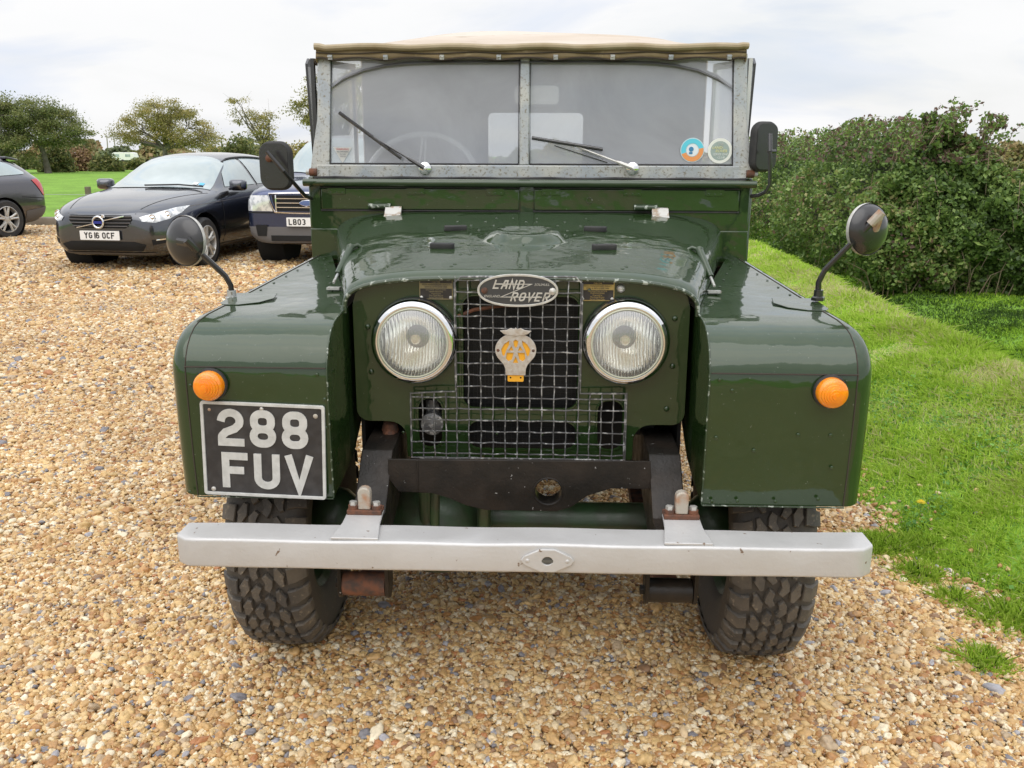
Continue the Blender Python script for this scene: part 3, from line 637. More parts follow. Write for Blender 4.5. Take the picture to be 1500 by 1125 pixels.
k = MB(); textXZ(k, 'THE', .641, SY(1.45)+.0015, 1.470, .011, .0002, .2); k.build('sticker_word', 'whiteletter', s2); k = MB(); textXZ(k, 'SERIES ONE', .643, SY(1.45)+.0015, 1.437, .0095, .0002, .2); textXZ(k, 'CLUB', .645, SY(1.45)+.0015, 1.427, .010, .0002, .2); k.build('sticker_lettering', mat('sticker_letter_white', (.8, .82, .8), .4), s2)
k = MB(); textXZ(k, 'LAND-', .633, SY(1.45)+.0015, 1.459, .0125, .0002, .2); textXZ(k, 'ROVER', .645, SY(1.45)+.0015, 1.448, .0125, .0002, .2); k.build('yellow_lettering', mat('sticker_letter_yellow', (.78, .74, .35), .4), s2)
t3 = MB(); shapeXZ(t3, [[(-.664, 1.457), (-.600, 1.457), (-.634, 1.404)]], SY(1.43)+.003, .0004); t3 = t3.build('triangular_sticker', 'whiteletter', LR)
k = MB(); textXZ(k, 'WARNING', -.632, SY(1.43)+.0018, 1.450, .009, .0002); k.build('red_lettering', mat('red_print', (.5, .12, .12), .5), t3)
k = MB(); textXZ(k, 'NO SMOKING', -.632, SY(1.43)+.0018, 1.442, .0065, .0002); textXZ(k, 'IN THIS', -.632, SY(1.43)+.0018, 1.434, .006, .0002); textXZ(k, 'VEHICLE', -.632, SY(1.43)+.0018, 1.427, .005, .0002); k.build('grey_lettering', mat('grey_print', (.15, .15, .18), .5), t3)

# --- wipers
def wiper(pv, tip, b0, b1):
    a = MB(); pv = Vector(pv); tip = Vector(tip)
    a.lathe([(.021, 0), (.021, .006), (.016, .010), (.009, .012), (.008, .024), (0, .026)], pv, (0, -1, 0), 24)
    o = a.build('wiper', 'chrome', LR)
    a = MB(); el_ = pv+Vector((0, -.022, .002)); a.tube([el_, el_+(tip-el_)*.22, el_+(tip-el_)*.3+Vector((0, -.004, 0))], [.008, .0065, .004], 8); a.tube([el_+(tip-el_)*.28, tip], .003, 8); a.build('wiper_arm', 'black' if pv.x < 0 else 'alu', o)
    a = MB(); b0 = Vector(b0); b1 = Vector(b1); d = (b1-b0).normalized(); nx = d.cross(Vector((0, 1, 0)))
    a.tube([b0+(b1-b0)*i/8+Vector((0, -.003, 0)) for i in range(9)], .0042, 6); a.tube([b0, b1], [.006, .006], 4); a.tube([b0+(b1-b0)*.2+Vector((0, -.01, 0)), b0+(b1-b0)*.8+Vector((0, -.01, 0))], .0035, 6)
    a.build('wiper_blade', 'black', o)
    return o
yw = wy-.001
wl = wiper((-.350, yw-.002, 1.388), (-.545, yw-.002+.006, 1.502), P(497, 165, yw+.015), P(588, 232, yw-.006)); wl['label'] = 'raised left wiper lying diagonally'
wr_ = wiper((.350, yw-.002, 1.390), (.16, yw-.002, 1.462), P(779, 202, yw+.003), P(883, 219, yw))
k = MB(); k.tube([P(812, 213, yw+.012), P(890, 238, yw+.012)], .002, 6); k.build('wiper_link', 'black', LR)

# --- canvas hood
hood = MB()
st_ = [(1.262, 1.772, .705, .030, 20), (1.30, 1.790, .708, .04, 10), (1.45, 1.812, .700, .060, 4), (1.75, 1.868, .682, .085, 2.8), (2.10, 1.932, .672, .115, 2.5), (2.22, 1.942, .670, .115, 2.5), (2.6, 1.930, .67, .12, 2.6), (3.1, 1.930, .67, .12, 2.6), (3.38, 1.90, .67, .12, 2.6)]
rows = []
for Y, zt, w_, h_, n_ in st_:
    row = []
    z0 = zt-h_-.0
    for j in range(41):
        a = -1+2*j/40; ang = PI/2*(1-abs(a)); c, s_ = math.cos(ang), math.sin(ang); k_ = (c**n_+s_**n_)**(-1/n_)
        x = w_*c*k_*(1 if a >= 0 else -1); z = z0+h_*s_*k_
        z += .006*math.sin(x*7+Y*3)*math.sin(Y*5)*(abs(a) < .8)
        row.append((x, Y, z))
    rows.append(row)
hood.grid(rows); HD = hood.build('canvas_hood', 'canvas', LR, smooth=60, solid=.004)
vc = MB()     # front valance with scalloped lower edge, above the windscreen
hx = [P(x_, 86, 1.26).x for x_ in (485, 566, 648, 731, 814, 897, 982, 1067)]
def scal(x):
    xs = [-.730]+hx+[.730]
    for i in range(len(xs)-1):
        if xs[i] <= x <= xs[i+1]: t = (x-xs[i])/(xs[i+1]-xs[i]); return 1.737+.0085*math.sin(PI*t)
    return 1.737
rows = []
for z_, y_, in ((1, 1.250), (2, 1.2500), (3, 1.252), (4, 1.262)):
    rows.append([(-.708+1.416*i/160, y_+.002*math.sin(i*.39), (scal(-.708+1.416*i/160) if z_ == 1 else {2: 1.752, 3: 1.768, 4: 1.778}[z_]+.0025*math.sin(i*.196+z_))) for i in range(161)])
vc.grid(rows)
for s in (-1, 1): vc.add([(s*.708, 1.25, 1.737), (s*.708, 1.262, 1.778), (s*.708, 1.42, 1.80), (s*.708, 1.42, 1.70), (s*.708, 1.30, 1.72)], [(0, 1, 2, 3, 4)])
VC = vc.build('hood_valance', 'canvas_edge', HD, smooth=50, solid=.003)
k = MB(); k.tube([(-.713+1.426*i/80, 1.247+.002*math.sin(i*.8), 1.777+.0025*math.sin(i*.39+4)+(.004 if i in (0, 1, 79, 80) else 0)) for i in range(81)], .0135, 10, flat=.8); 
k.build('rolled_canvas_edge', mat('sun_bleached_canvas', (.40, .33, .225), .85, col2=(.30, .235, .14), vscale=9, bump=.4, bscale=500), HD)
k = MB(); k.tube([(-.708+1.416*i/160, 1.2475, 1.7585+.0025*math.sin(i*.196+2.5)) for i in range(161)], .0019, 6); k.tube([(-.708+1.416*i/160, 1.2485, scal(-.708+1.416*i/160)-.0012) for i in range(161)], .0028, 6); k.build('seam_line', 'stitch', VC)
for x in hx:
    k = MB(); k.box(x-.0075, x+.0075, 1.243, 1.249, 1.737, 1.7525); k.tube([(x-.006, 1.241, 1.750), (x-.006, 1.236, 1.746), (x+.006, 1.236, 1.746), (x+.006, 1.241, 1.750)], .002, 6); k.build('hood_staple', 'galv', VC, bevel=.001)
# interior faces of the hood, back panel with window, side panels with side screens
bkp = MB(); Yb = 3.36
shapeXZ(bkp, [[(-.69, .98), (.69, .98), (.69, 1.82), (.62, 1.88), (-.62, 1.88), (-.69, 1.82)], rr(-.275, 1.365, .26, 1.665, .03)], Yb, .002)
bkp.build('hood_back_panel', 'interior', HD)
k = MB(); k.add([(-.275, Yb, 1.365), (.26, Yb, 1.365), (.26, Yb, 1.665), (-.275, Yb, 1.665)], [(0, 1, 2, 3)]); k.build('rear_window', 'rearfilm', HD, smooth=0)
il = MB()         # dark lining under the roof
il.grid([[(x*.985, Y, z-.012) for x, _, z in row] for row, Y in zip([r_ for r_ in [[(p[0], p[1], p[2]) for p in rw] for rw in [[(w_*(-1+2*j/20), Y, zt-.03-.10*abs(-1+2*j/20)**6) for j in range(21)] for Y, zt, w_, h_, n_ in st_]]], [q_[0] for q_ in st_])])
il.build('hood_lining', 'interior', HD)
for s in (-1, 1):
    c = MB(); X_ = s*.700
    loops = [[(1.95, 1.12), (3.36, 1.12), (3.36, 1.86), (1.95, 1.86)]]
    c.mesh(curve2d(loops, .002), Matrix(((0, 0, 1, X_), (1, 0, 0, 0), (0, 1, 0, 0), (0, 0, 0, 1)))); c.build('hood_side_panel', 'canvas', HD)
    c = MB(); c.mesh(curve2d([[(1.95, 1.12), (3.34, 1.12), (3.34, 1.86), (1.95, 1.86)]], .001), Matrix(((0, 0, 1, X_-s*.012), (1, 0, 0, 0), (0, 1, 0, 0), (0, 0, 0, 1)))); c.build('side_lining', 'interior', HD)
    # door side screen
    X_ = s*.730
    c = MB(); c.mesh(curve2d([[(1.275, 1.36), (1.275, 1.745), (1.95, 1.79), (1.95, 1.36)], [(1.295, 1.375), (1.295, 1.725), (1.925, 1.765), (1.925, 1.375)]], .006), Matrix(((0, 0, 1, X_), (1, 0, 0, 0), (0, 1, 0, 0), (0, 0, 0, 1))))
    SS = c.build('side_screen', 'sidescreen' if s > 0 else 'black', LR)
    c = MB(); c.add([(X_, 1.29, 1.37), (X_, 1.93, 1.37), (X_, 1.93, 1.77), (X_, 1.29, 1.73)], [(0, 1, 2, 3)]); c.build('side_screen_pane', 'clear', SS, smooth=0)
# thin dark panel standing just outside the left post, and its twin
for s, x_ in ((-1, -.752), (1, .745)):
    c = MB(); c.prism([(1.30, 1.42), (1.30, 1.73), (1.33, 1.75), (1.40, 1.73), (1.40, 1.42)], lambda u, v, d: (x_+d*s+(v-1.6)*.03*s, u, v), -.004, .004); c.build('door_top_edge', 'black', LR)

# --- body behind
bd_ = MB()
for s in (-1, 1):
    x0, x1 = sorted((s*.735, s*.762))
    bd_.box(x0, x1, 1.262, 1.93, .60, 1.36); bd_.box(x0, x1, 1.94, 3.40, .80, 1.12)
bd_.box(-.735, .735, 3.36, 3.40, .55, 1.12); bd_.box(-.70, .70, 1.95, 3.35, .62, .64); bd_.box(-.70, .70, 1.26, 1.95, .60, .62)
bd_.build('body_tub', 'green', LR, bevel=.008)
it = MB(); it.box(-.70, .70, 1.262, 1.30, .62, 1.33); it.box(-.70, .70, 1.95, 1.97, .62, 1.12); it.build('dashboard', 'interior', LR, bevel=.01)
for x in (-.40, .02, .42):
    c = MB(); c.box(x-.19, x+.19, 1.62, 1.95, .92, 1.02); c.box(x-.18, x+.18, 1.90, 1.97, 1.00, 1.36 if x > .1 else 1.38); c.build('seat', 'seat', LR, bevel=.035, seg=4)
sw = MB(); c0 = Vector((-.405, 1.52, 1.345)); ax_ = Vector((0, -1, .75)).normalized(); u_ = Vector((1, 0, 0)); w_ = ax_.cross(u_)
sw.tube([c0+(u_*math.cos(t)+w_*math.sin(t))*.205 for t in [2*PI*i/40 for i in range(40)]], .011, 10, closed=True)
for t in (90, 210, 330):
    for d in (-.012, .012): sw.tube([c0+w_*0+u_*d, c0+(u_*math.cos(R(t))+w_*math.sin(R(t)))*.2+u_*d*.5], .0035, 6)
sw.tube([c0, c0-ax_*.3], .02, 10); sw.build('steering_wheel', mat('steering_wheel_grey', (.62, .63, .64), .4), LR)
c = MB(); c.prism(rr(-.05, 1.60, .10, 1.66, .015), fnXZ(1.30), 0, .012); c.build('interior_mirror', 'whiteletter', LR)

# --- door mirrors
def door_mirror(c, w_, h_, yaw_, base, elbow):
    mtx = Matrix.Translation(c)@Matrix.Rotation(yaw_, 4, 'Z')
    k = MB(); rows = []
    for d, s_ in ((.020, .96), (.012, 1.0), (.0, 1.0), (-.006, .97), (-.010, .90)):
        rows.append([mtx@Vector((x*s_, d, z*s_)) for x, z in rr(-w_/2, -h_/2, w_/2, h_/2, w_*.36)])
    k.grid(rows, cu=True); n_ = len(rows[0]); k.f.append(tuple(range(len(k.v)-n_, len(k.v)))); o = k.build('door_mirror', 'rubber', LR, smooth=50)
    k = MB(); k.mesh(curve2d([rr(-w_*.43, -h_*.45, w_*.43, h_*.45, w_*.24)], .001), mtx@Matrix.Translation((0, -.0112, 0))@MXZ); k.build('mirror_back', 'black', o)
    k = MB(); k.mesh(curve2d([rr(-w_*.44, -h_*.46, w_*.44, h_*.46, w_*.24)], .001), mtx@Matrix.Translation((0, .018, 0))@MXZ); k.build('mirror_glass', 'chrome', o)
    k = MB(); k.tube([base]+elbow, .0065, 10); k.build('mirror_arm', 'black', o); return o
cL = P(404, 243, 1.02); lm = door_mirror(cL, .107, .152, R(-8), Vector((-.725, 1.20, 1.285)), [P(447, 287, 1.12), P(438, 277, 1.05), P(415, 250, .975), P(391, 222, .972)]); lm['label'] = 'left mirror, arm crossing its dark back'
k = MB(); p_ = P(394, 232, 1.0); k.dome(p_, .012, .008); k.build('mirror_boss', 'rust', lm)
cR = P(1120, 215, 1.23); rm = door_mirror(cR, .098, .162, R(28), Vector((.742, 1.20, 1.302)), [P(1112, 286, 1.19), P(1122, 281, 1.17), P(1128, 270, 1.165), P(1128, 222, 1.165)])
k = MB(); k.tube([P(1125, 222, 1.165), P(1136, 222, 1.18)], .006, 8); k.tube([P(1128, 222, 1.165), P(1128, 196, 1.18)], .007, 8); k.build('mirror_clamp', 'black', rm)
# --- wing mirrors (round)
def wing_mirror(base, pts, c, yaw_, r_, metal):
    k = MB(); k.tube([base, Vector(base)+Vector((0, 0, .028))], [.013, .012], 12); k.lathe([(.018, 0), (.018, .008), (.013, .012), (0, .012)], base, (0, 0, 1), 6)
    o = k.build('wing_mirror', 'black' if base[0] > 0 else 'galv', LR)
    k = MB(); k.tube(pts, .0078, 8); k.build('mirror_arm', 'black', o)
    ax = Vector((math.sin(yaw_), -math.cos(yaw_), .06)).normalized()
    k = MB(); k.lathe([(0, .027), (r_*.3, .026), (r_*.6, .021), (r_*.85, .012), (r_, 0), (r_*1.01, -.006), (r_*.97, -.010), (0, -.010)], c, ax, 48); k.build('mirror_shell', 'black', o, smooth=50)
    k = MB(); k.lathe([(r_*1.012, -.009), (r_*1.02, -.004), (r_*1.012, .001)], c, ax, 48); k.build('mirror_rim', 'alu', o)
    k = MB(); e_ = Vector(pts[-1]); q_ = Vector(pts[-2]); d = (e_-q_).normalized(); k.tube([e_-d*.028, e_+d*.012], .0115, 10); k.tube([e_, Vector(c)+ax*.02], .012, 10); k.build('mirror_clamp', metal, o)
    return o
ml_ = wing_mirror(P(340, 440, .50), [P(340, 436, .50), P(338, 418, .495), P(330, 404, .49), P(278, 356, .44)], P(271, 353, .475), R(-24), .0655, 'black'); ml_['label'] = 'left round wing mirror, glossy shell'
wing_mirror(P(1198, 440, .50), [P(1198, 436, .50), P(1199, 414, .50), P(1208, 396, .49), P(1287, 316, .45)], P(1272, 336, .49), R(26), .0655, 'galv_rust')

# --- bumper
bm_ = MB(); cs = []
rad = .007; sec = []
for cx, cz, a in ((.006+rad, .0715-rad, 90), (.006+rad, rad, 180)):
    for i in range(5): t = R(a+90*i/4); sec.append((cx+rad*math.cos(t), cz+rad*math.sin(t)))
sec = [(.100, .0715), (.060, .0715), (.030, .0715)]+sec+[(.03, 0), (.07, 0), (.10, 0), (.10, .005), (.02, .005), (.014, .012), (.014, .060), (.02, .0665), (.10, .0665)]
rows = []; N = 60
def bump_z(x): return .5065+.013*(x/.79)**2*0+.004*x+(.010 if x > .3 else 0)*0-.0065*(1-(x/.8)**2)*.0
for i in range(N+1):
    t = -1+2*i/N; x = .013+.797*t; row = []
    y0 = .0007*math.sin(x*23)+.0009*math.sin(x*9+1); end = max(0, abs(t)-.955)/.045
    for y, z in sec:
        zz_ = bump_z(x)+z+(z/.0715)*(.0010*math.sin(x*17))
        row.append((x, y+y0*(y < .02)+(.022*end**2 if y < .05 else 0), zz_))
    rows.append(row)
bm_.grid(rows, cu=True)
for s_, rw in ((-1, rows[0]), (1, rows[-1])):
    x = rw[0][0]; k = len(rw)
    pl = [rw[0], rw[1], rw[2], rw[3], rw[5], rw[7], rw[8], rw[10], rw[12], rw[14], rw[15]]
    bm_.add([(p[0]-s_*.0005, p[1], p[2]) for p in pl], [tuple(range(len(pl)))])
BU = bm_.build('front_bumper', 'silver', LR, smooth=45, bevel=0)
for c_ in (-.365, .395):       # bracket plates up to the chassis
    k = MB(); z = bump_z(c_)+.0715
    k.prism([(c_-.055, -.0+.012), (c_+.055, .012), (c_+.045, .09), (c_+.043, .155), (c_-.043, .155), (c_-.045, .09)], lambda u, v, d: (u, v, z+.0035+max(0, v-.06)*.12+d), -.003, .003)
    k.build('bumper_bracket', 'silver', BU, bevel=.0015)
    k = MB(); zb = z+.010
    k.box(c_-.042, c_+.042, .125, .165, zb+.004, zb+.016); kk = k.build('shackle_plate', 'rust', LR, bevel=.002)
    k = MB(); k.prism([(-.015, 0), (.015, 0), (.0155, .040)]+arc(0, .043, .0155, .013, 0, 180, 6)+[(-.0155, .040)], lambda u, v, d: (c_+u, .142+d, zb+.016+v), -.012, .012); k.build('towing_lug', 'galv_rust', kk, bevel=.003)
    for s_ in (-1, 1):
        k = MB(); k.lathe([(.0125, 0), (.0125, .009), (.007, .0095)], (c_+s_*.028, .14, zb+.016), (0, 0, 1), 16); k.build('rusty_washer', 'rust', kk)
        k = MB(); k.lathe([(.0095, .009), (.0095, .018), (0, .0195)], (c_+s_*.028, .14, zb+.016), (0, 0, 1), 6); k.build('bolt', 'alu', kk)
cx_, cz_ = .077, bump_z(.077)+.034          # crank hole plate
dia = [(-.058, 0), (-.052, .009)]+[(-.016, .026), (.016, .026)]+[(.052, .009), (.058, 0), (.052, -.009), (.016, -.026), (-.016, -.026), (-.052, -.009)]
k = MB(); shapeXZ(k, [[(cx_+x, cz_+z) for x, z in dia], arc(cx_, cz_, .0135, .0115, 0, 345, 20)], .0035, .0015, .002); CP = k.build('crank_plate', 'silver', BU, smooth=40)
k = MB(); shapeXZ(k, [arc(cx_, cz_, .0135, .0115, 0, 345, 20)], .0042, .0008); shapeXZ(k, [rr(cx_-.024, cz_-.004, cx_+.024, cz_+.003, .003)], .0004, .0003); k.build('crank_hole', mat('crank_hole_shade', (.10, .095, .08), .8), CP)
for d in (-.045, .045): k = MB(); k.dome((cx_+d, .001, cz_), .0055, .003); k.build('plate_rivet', 'silver', CP)

# --- chassis
cm = MB()
loop = [(-.325, .690), (-.255, .690), (.33, .695), (.335, .625), (.235, .624), (.175, .603), (.135, .572), (.10, .5605), (-.08, .560), (-.13, .572), (-.17, .590), (-.215, .603), (-.30, .606), (-.325, .640)]
shapeXZ(cm, [loop, arc(.078, .612, .034, .034, 0, 350, 32)], .252, .003, .001); 
cm.lathe([(.034, 0), (.0365, 0), (.0365, .05), (.034, .05)], (.078, .256, .612), (0, 1, 0), 32, closed=True)
cm.tube([(.078+.036*math.cos(t), .248, .612+.036*math.sin(t)) for t in [2*PI*i/28 for i in range(28)]], .0025, 6, closed=True)
cm.box(-.253, -.250, .245, .249, .607, .690)
cm.build('front_crossmember', 'black_chassis', LR, smooth=40, bevel=.001)
for s, c_ in ((-1, -.362), (1, .372)):
    k = MB(); k.prism([(.085, .572), (.17, .578), (.30, .698), (.45, .705), (1.2, .64), (3.4, .60), (3.4, .50), (1.2, .52), (.45, .555), (.26, .50), (.16, .455), (.085, .50)], lambda u, v, d: (c_+d, u, v), -.040, .040)
    k.build('chassis_leg', 'black_chassis', LR, smooth=0, bevel=.003)
    k = MB(); k.tube([(c_-.055, .10, .424), (c_+.050, .10, .424)], .029, 24); o = k.build('spring_bush', 'rust' if s < 0 else 'black_chassis', LR)
    k = MB()
    for d in (-.062, .052): k.prism(arc(.10, .424, .033, .033, 200, 340, 8)+[(.135, .52), (.07, .52)], lambda u, v, dd: (c_+d+dd, u, v), 0, .009)
    k.lathe([(.013, 0), (.013, .01), (0, .011)], (c_-.062, .10, .424), (-1, 0, 0), 6); k.build('shackle_arm', 'black_chassis', o, bevel=.001)
    sp = MB()
    for i in range(7):
        y0, y1 = .10+i*.05, 1.10-i*.06; rows = []
        for j in range(13):
            t = j/12; y = y0+(y1-y0)*t; z = .424-.095*math.sin(PI*(y-.10)/1.0)**1.0*.45-.007*i-.028*(i == 0)*0
            rows.append([(c_-.03, y, z), (c_+.03, y, z), (c_+.03, y, z-.006), (c_-.03, y, z-.006)])
        sp.grid(rows, cu=True)
    sp.build('leaf_spring', 'rust', LR, smooth=30)
ax_ = MB(); ax_.tube([(-.60, .58, .395), (.60, .58, .395)], .055, 24); ax_.tube([(-.16, .58, .39), (-.12, .58, .39)], .075, 24)
ax_.tube([(.38, .58, .395), (.41, .58, .395)], .068, 24)
for s in (-1, 1): ax_.lathe([(0, .09), (.05, .08), (.085, .04), (.095, 0), (.085, -.04), (.05, -.08)], (s*.555, .58, .39), (s, 0, 0), 20)
AX = ax_.build('front_axle', 'green_under', LR)
df_ = MB(); df_.lathe([(0, .17), (.05, .165), (.10, .13), (.135, .08), (.15, .02), (.15, -.02), (.12, -.08), (.06, -.13)], (-.24, .58, .39), (0, -1, 0), 24); df_.build('differential', 'green_under', AX)
k = MB(); k.tube([(-.222, .36, .60), (-.228, .36, .40)], .0135, 12); k.tube([(-.26, .44, .58), (-.255, .44, .40)], .022, 12); k.tube([(-.10, .46, .54), (-.10, .46, .38)], .020, 12); k.build('steering_damper', 'green_under', LR)
k = MB(); k.tube([(-.55, .44, .40), (.55, .46, .40)], .013, 10); k.build('track_rod', 'black_chassis', LR)

# --- wheels
def wheel_mesh():
    W_ = .095; prof = [(.205, -.075), (.212, -.088), (.235, -.100), (.275, -.110), (.315, -.108), (.342, -.100), (.353, -.085), (.3565, -.05), (.3575, 0), (.3565, .05), (.353, .085), (.342, .100), (.315, .108), (.275, .110), (.235, .100), (.212, .088), (.205, .075)]
    t = MB(); t.lathe(prof, (0, 0, 0), (1, 0, 0), 72)
    rim = MB(); rim.lathe([(.0, -.03), (.07, -.035), (.075, -.02), (.12, -.02), (.14, .0), (.17, .0), (.185, -.02), (.19, -.06), (.208, -.078), (.212, -.082), (.208, -.07), (.196, -.055), (.192, .06), (.210, .082), (.205, .075), (.185, .05), (.18, .03)], (0, 0, 0), (1, 0, 0), 48)
    tr = MB(); NB = 34; RR = .3725
    def rad_(u): a = abs(u); return RR-1.0*a*a if a < .088 else RR-1.0*.088**2-(a-.088)*1.25
    def block(poly, ph):
        n = len(poly); cu, cv = sum(p[0] for p in poly)/n, sum(p[1] for p in poly)/n; vs = []
        for sh, dr in ((1.0, -.016), (1.0, -.004), (.90, 0.)):
            for u, v in poly:
                uu = cu+(u-cu)*sh; vv = cv+(v-cv)*sh; th = (vv+ph)*2*PI/NB; r_ = rad_(uu)+dr
                vs.append((uu, r_*math.cos(th), r_*math.sin(th)))
        fs = [tuple(2*n+i for i in range(n))]
        for L_ in (0, 1):
            for i in range(n): j = (i+1) % n; fs.append((L_*n+i, L_*n+j, (L_+1)*n+j, (L_+1)*n+i))
        tr.add(vs, fs)
    for k in range(NB):
        for s, o in ((1, 0.), (-1, .5)):
            block([(s*.064, .06), (s*.086, .0), (s*.113, .02), (s*.113, .64), (s*.088, .66), (s*.068, .74)], k+o)
            block([(s*.034, -.02), (s*.044, -.08), (s*.0615, .30), (s*.0585, .42), (s*.060, .74), (s*.051, .80), (s*.033, .42)], k+o+.05)
            block([(s*.002, .10), (s*.014, -.04), (s*.031, .22), (s*.029, .52), (s*.020, .78), (s*.006, .62), (s*.010, .36)], k+o+.30)
    return t, rim, tr
_wm = None
for x, y, s in ((-.665, .60, -1), (.665, .60, 1), (-.665, 2.80, -1), (.665, 2.80, 1)):
    if _wm is None:
        t, rm_, tr = wheel_mesh(); w0 = t.build('wheel', 'tyre', LR, smooth=50); r1 = rm_.build('wheel_rim', 'green_under', w0, smooth=40); t1 = tr.build('tyre_tread', 'tread', w0, smooth=28); _wm = (w0, r1, t1); o = w0
    else:
        o = _wm[0].copy(); COL.objects.link(o)
        for c in _wm[1:]: d = c.copy(); COL.objects.link(d); d.parent = o
        o.parent = LR
    o.location = (x, y, .388); o.rotation_euler = (R(13*(x+y)), 0, R(180) if s > 0 else 0)
# ================================================================== light and sky
wd = bpy.data.worlds.new('World'); sc.world = wd; wd.use_nodes = True; nt = wd.node_tree; nt.nodes.clear()
out = nd(nt, 'ShaderNodeOutputWorld'); bg = nd(nt, 'ShaderNodeBackground'); bg.inputs[1].default_value = .1; nt.links.new(bg.outputs[0], out.inputs[0])
SUN_EL, SUN_AZ = R(56), R(200)          # azimuth clockwise from +Y
sky = nd(nt, 'ShaderNodeTexSky', sky_type='NISHITA', sun_disc=False, sun_elevation=SUN_EL, sun_rotation=SUN_AZ, air_density=1.2, dust_density=2.5)
tc = nd(nt, 'ShaderNodeTexCoord').outputs['Generated']
mp = nd(nt, 'ShaderNodeMapping'); mp.inputs['Scale'].default_value = (1.0, 1.0, 3.4); mp.inputs['Location'].default_value = (.35, .1, .2); nt.links.new(tc, mp.inputs[0])
n1 = noise(nt, mp.outputs[0], 2.1, 7, .52, .35)
n2 = noise(nt, mp.outputs[0], 4.3, 6, .5, .5)
cloud = ramp(nt, n2, [(.30, (6.2, 6.8, 7.9)), (.43, (7.1, 7.35, 7.9)), (.53, (8.05, 8.05, 8.1))])
fac = ramp(nt, n1, [(.34, W3(.80)), (.50, W3(.97)), (.6, W3(1))])
sz_ = nd(nt, 'ShaderNodeSeparateXYZ'); nt.links.new(tc, sz_.inputs[0])
zen = ramp(nt, sz_.outputs[2], [(.34, W3(1)), (.85, W3(1.75))])
zm = nd(nt, 'ShaderNodeMix', data_type='RGBA', blend_type='MULTIPLY'); zm.inputs[0].default_value = 1; nt.links.new(mixc(nt, fac, sky.outputs[0], cloud), zm.inputs[6]); nt.links.new(zen, zm.inputs[7])
nt.links.new(zm.outputs[2], bg.inputs[0])
sl = bpy.data.lights.new('sun', 'SUN'); sl.energy = 1.2; sl.angle = R(70); sl.color = (1, .965, .92)
so = bpy.data.objects.new('sun', sl); COL.objects.link(so)
sdir = Vector((math.sin(SUN_AZ)*math.cos(SUN_EL), math.cos(SUN_AZ)*math.cos(SUN_EL), math.sin(SUN_EL)))
so.rotation_euler = sdir.to_track_quat('Z', 'Y').to_euler()
sc.view_settings.view_transform = 'Standard'; sc.view_settings.look = 'None'; sc.view_settings.gamma = 1; sc.view_settings.exposure = 0.30

# ================================================================== ground
def sstep(a, b, x): t = np.clip((x-a)/(b-a), 0, 1); return t*t*(3-2*t)
def edgeX(y): y = np.asarray(y, float); return 1.26+.10*np.sin(y*1.3+.4)+.05*np.sin(y*3.7)+.03*np.sin(y*9.1)+.55*np.exp(-np.clip(y+.2, 0, 9)*1.4)+.35*sstep(1.5, 3, y)*0
def hgt(x, y):
    x = np.asarray(x, float); y = np.asarray(y, float); e = edgeX(y)
    cr = 2.47+.05*np.sin(y*.9)+.02*np.clip(y-3, 0, 12)
    near = 1-.0*y
    up = sstep(e-.05, cr+.10, x)*.36*near
    dn = sstep(cr+.03, cr+.95, x)*.84
    back = sstep(3.7, 4.9, x)*.28+sstep(6.5, 9.5, x)*.20
    h = up-dn+back
    h = h*(1-sstep(26, 34, y))
    h += np.where(x > e, .012*np.sin(x*5.1+y*2.2)*np.sin(y*3.3)+.006*np.sin(x*13+y*7), 0)*sstep(0, .3, x-e)
    return h
def sheet(xs, ys, off, name, mt, clip=None):
    X, Y = np.meshgrid(xs, ys); Z = hgt(X, Y)+off; n, m_ = X.shape
    v = np.stack([X, Y, Z], -1).reshape(-1, 3); i = np.arange(n*m_).reshape(n, m_)
    q = np.stack([i[:-1, :-1], i[:-1, 1:], i[1:, 1:], i[1:, :-1]], -1).reshape(-1, 4)
    if clip is not None: q = q[clip(v[q].mean(1))]
    me = bpy.data.meshes.new(name); me.from_pydata(v.tolist(), [], q.tolist()); me.materials.append(mt); me.shade_smooth(); me.update()
    o = bpy.data.objects.new(name, me); COL.objects.link(o); o['kind'] = 'structure'; return o
def axis_pts(fine0, fine1, st, far):
    a = list(np.arange(fine0, fine1, st)); g = []; d = st
    x = fine1
    while x < far: g.append(x); d *= 1.35; x += d
    b = []; d = st; x = fine0-st
    while x > -far: b.append(x); d *= 1.35; x -= d
    return np.array(b[::-1]+a+g+[far])
def grass_mat(name, cols, scale):
    mt, nt, out = nodes(name); b = nd(nt, 'ShaderNodeBsdfPrincipled'); nt.links.new(b.outputs[0], out.inputs[0])
    g = nd(nt, 'ShaderNodeTexCoord').outputs['Object']
    a = ramp(nt, noise(nt, g, scale, 8, .65), [(.30, cols[0]), (.48, cols[1]), (.62, cols[2]), (.75, cols[3])])
    b2 = ramp(nt, noise(nt, g, scale*.07, 4, .6), [(.35, W3(.75)), (.65, W3(1.15))])
    mm = nd(nt, 'ShaderNodeMix', data_type='RGBA', blend_type='MULTIPLY'); mm.inputs[0].default_value = 1
    nt.links.new(a, mm.inputs[6]); nt.links.new(b2, mm.inputs[7]); nt.links.new(mm.outputs[2], b.inputs['Base Color'])
    b.inputs['Roughness'].default_value = .9; b.inputs['Specular IOR Level'].default_value = .2
    bp = nd(nt, 'ShaderNodeBump'); bp.inputs['Strength'].default_value = .8; bp.inputs['Distance'].default_value = .03
    nt.links.new(noise(nt, g, scale*2.2, 6, .7), bp.inputs['Height']); nt.links.new(bp.outputs[0], b.inputs['Normal']); return mt
GM = grass_mat('grass_ground', [(.10, .18, .03), (.18, .33, .045), (.23, .41, .06), (.32, .43, .13)], 9)
sheet(axis_pts(-12, 8, .12, 900), axis_pts(-2.4, 14, .12, 1400), 0, 'grass_field', GM)
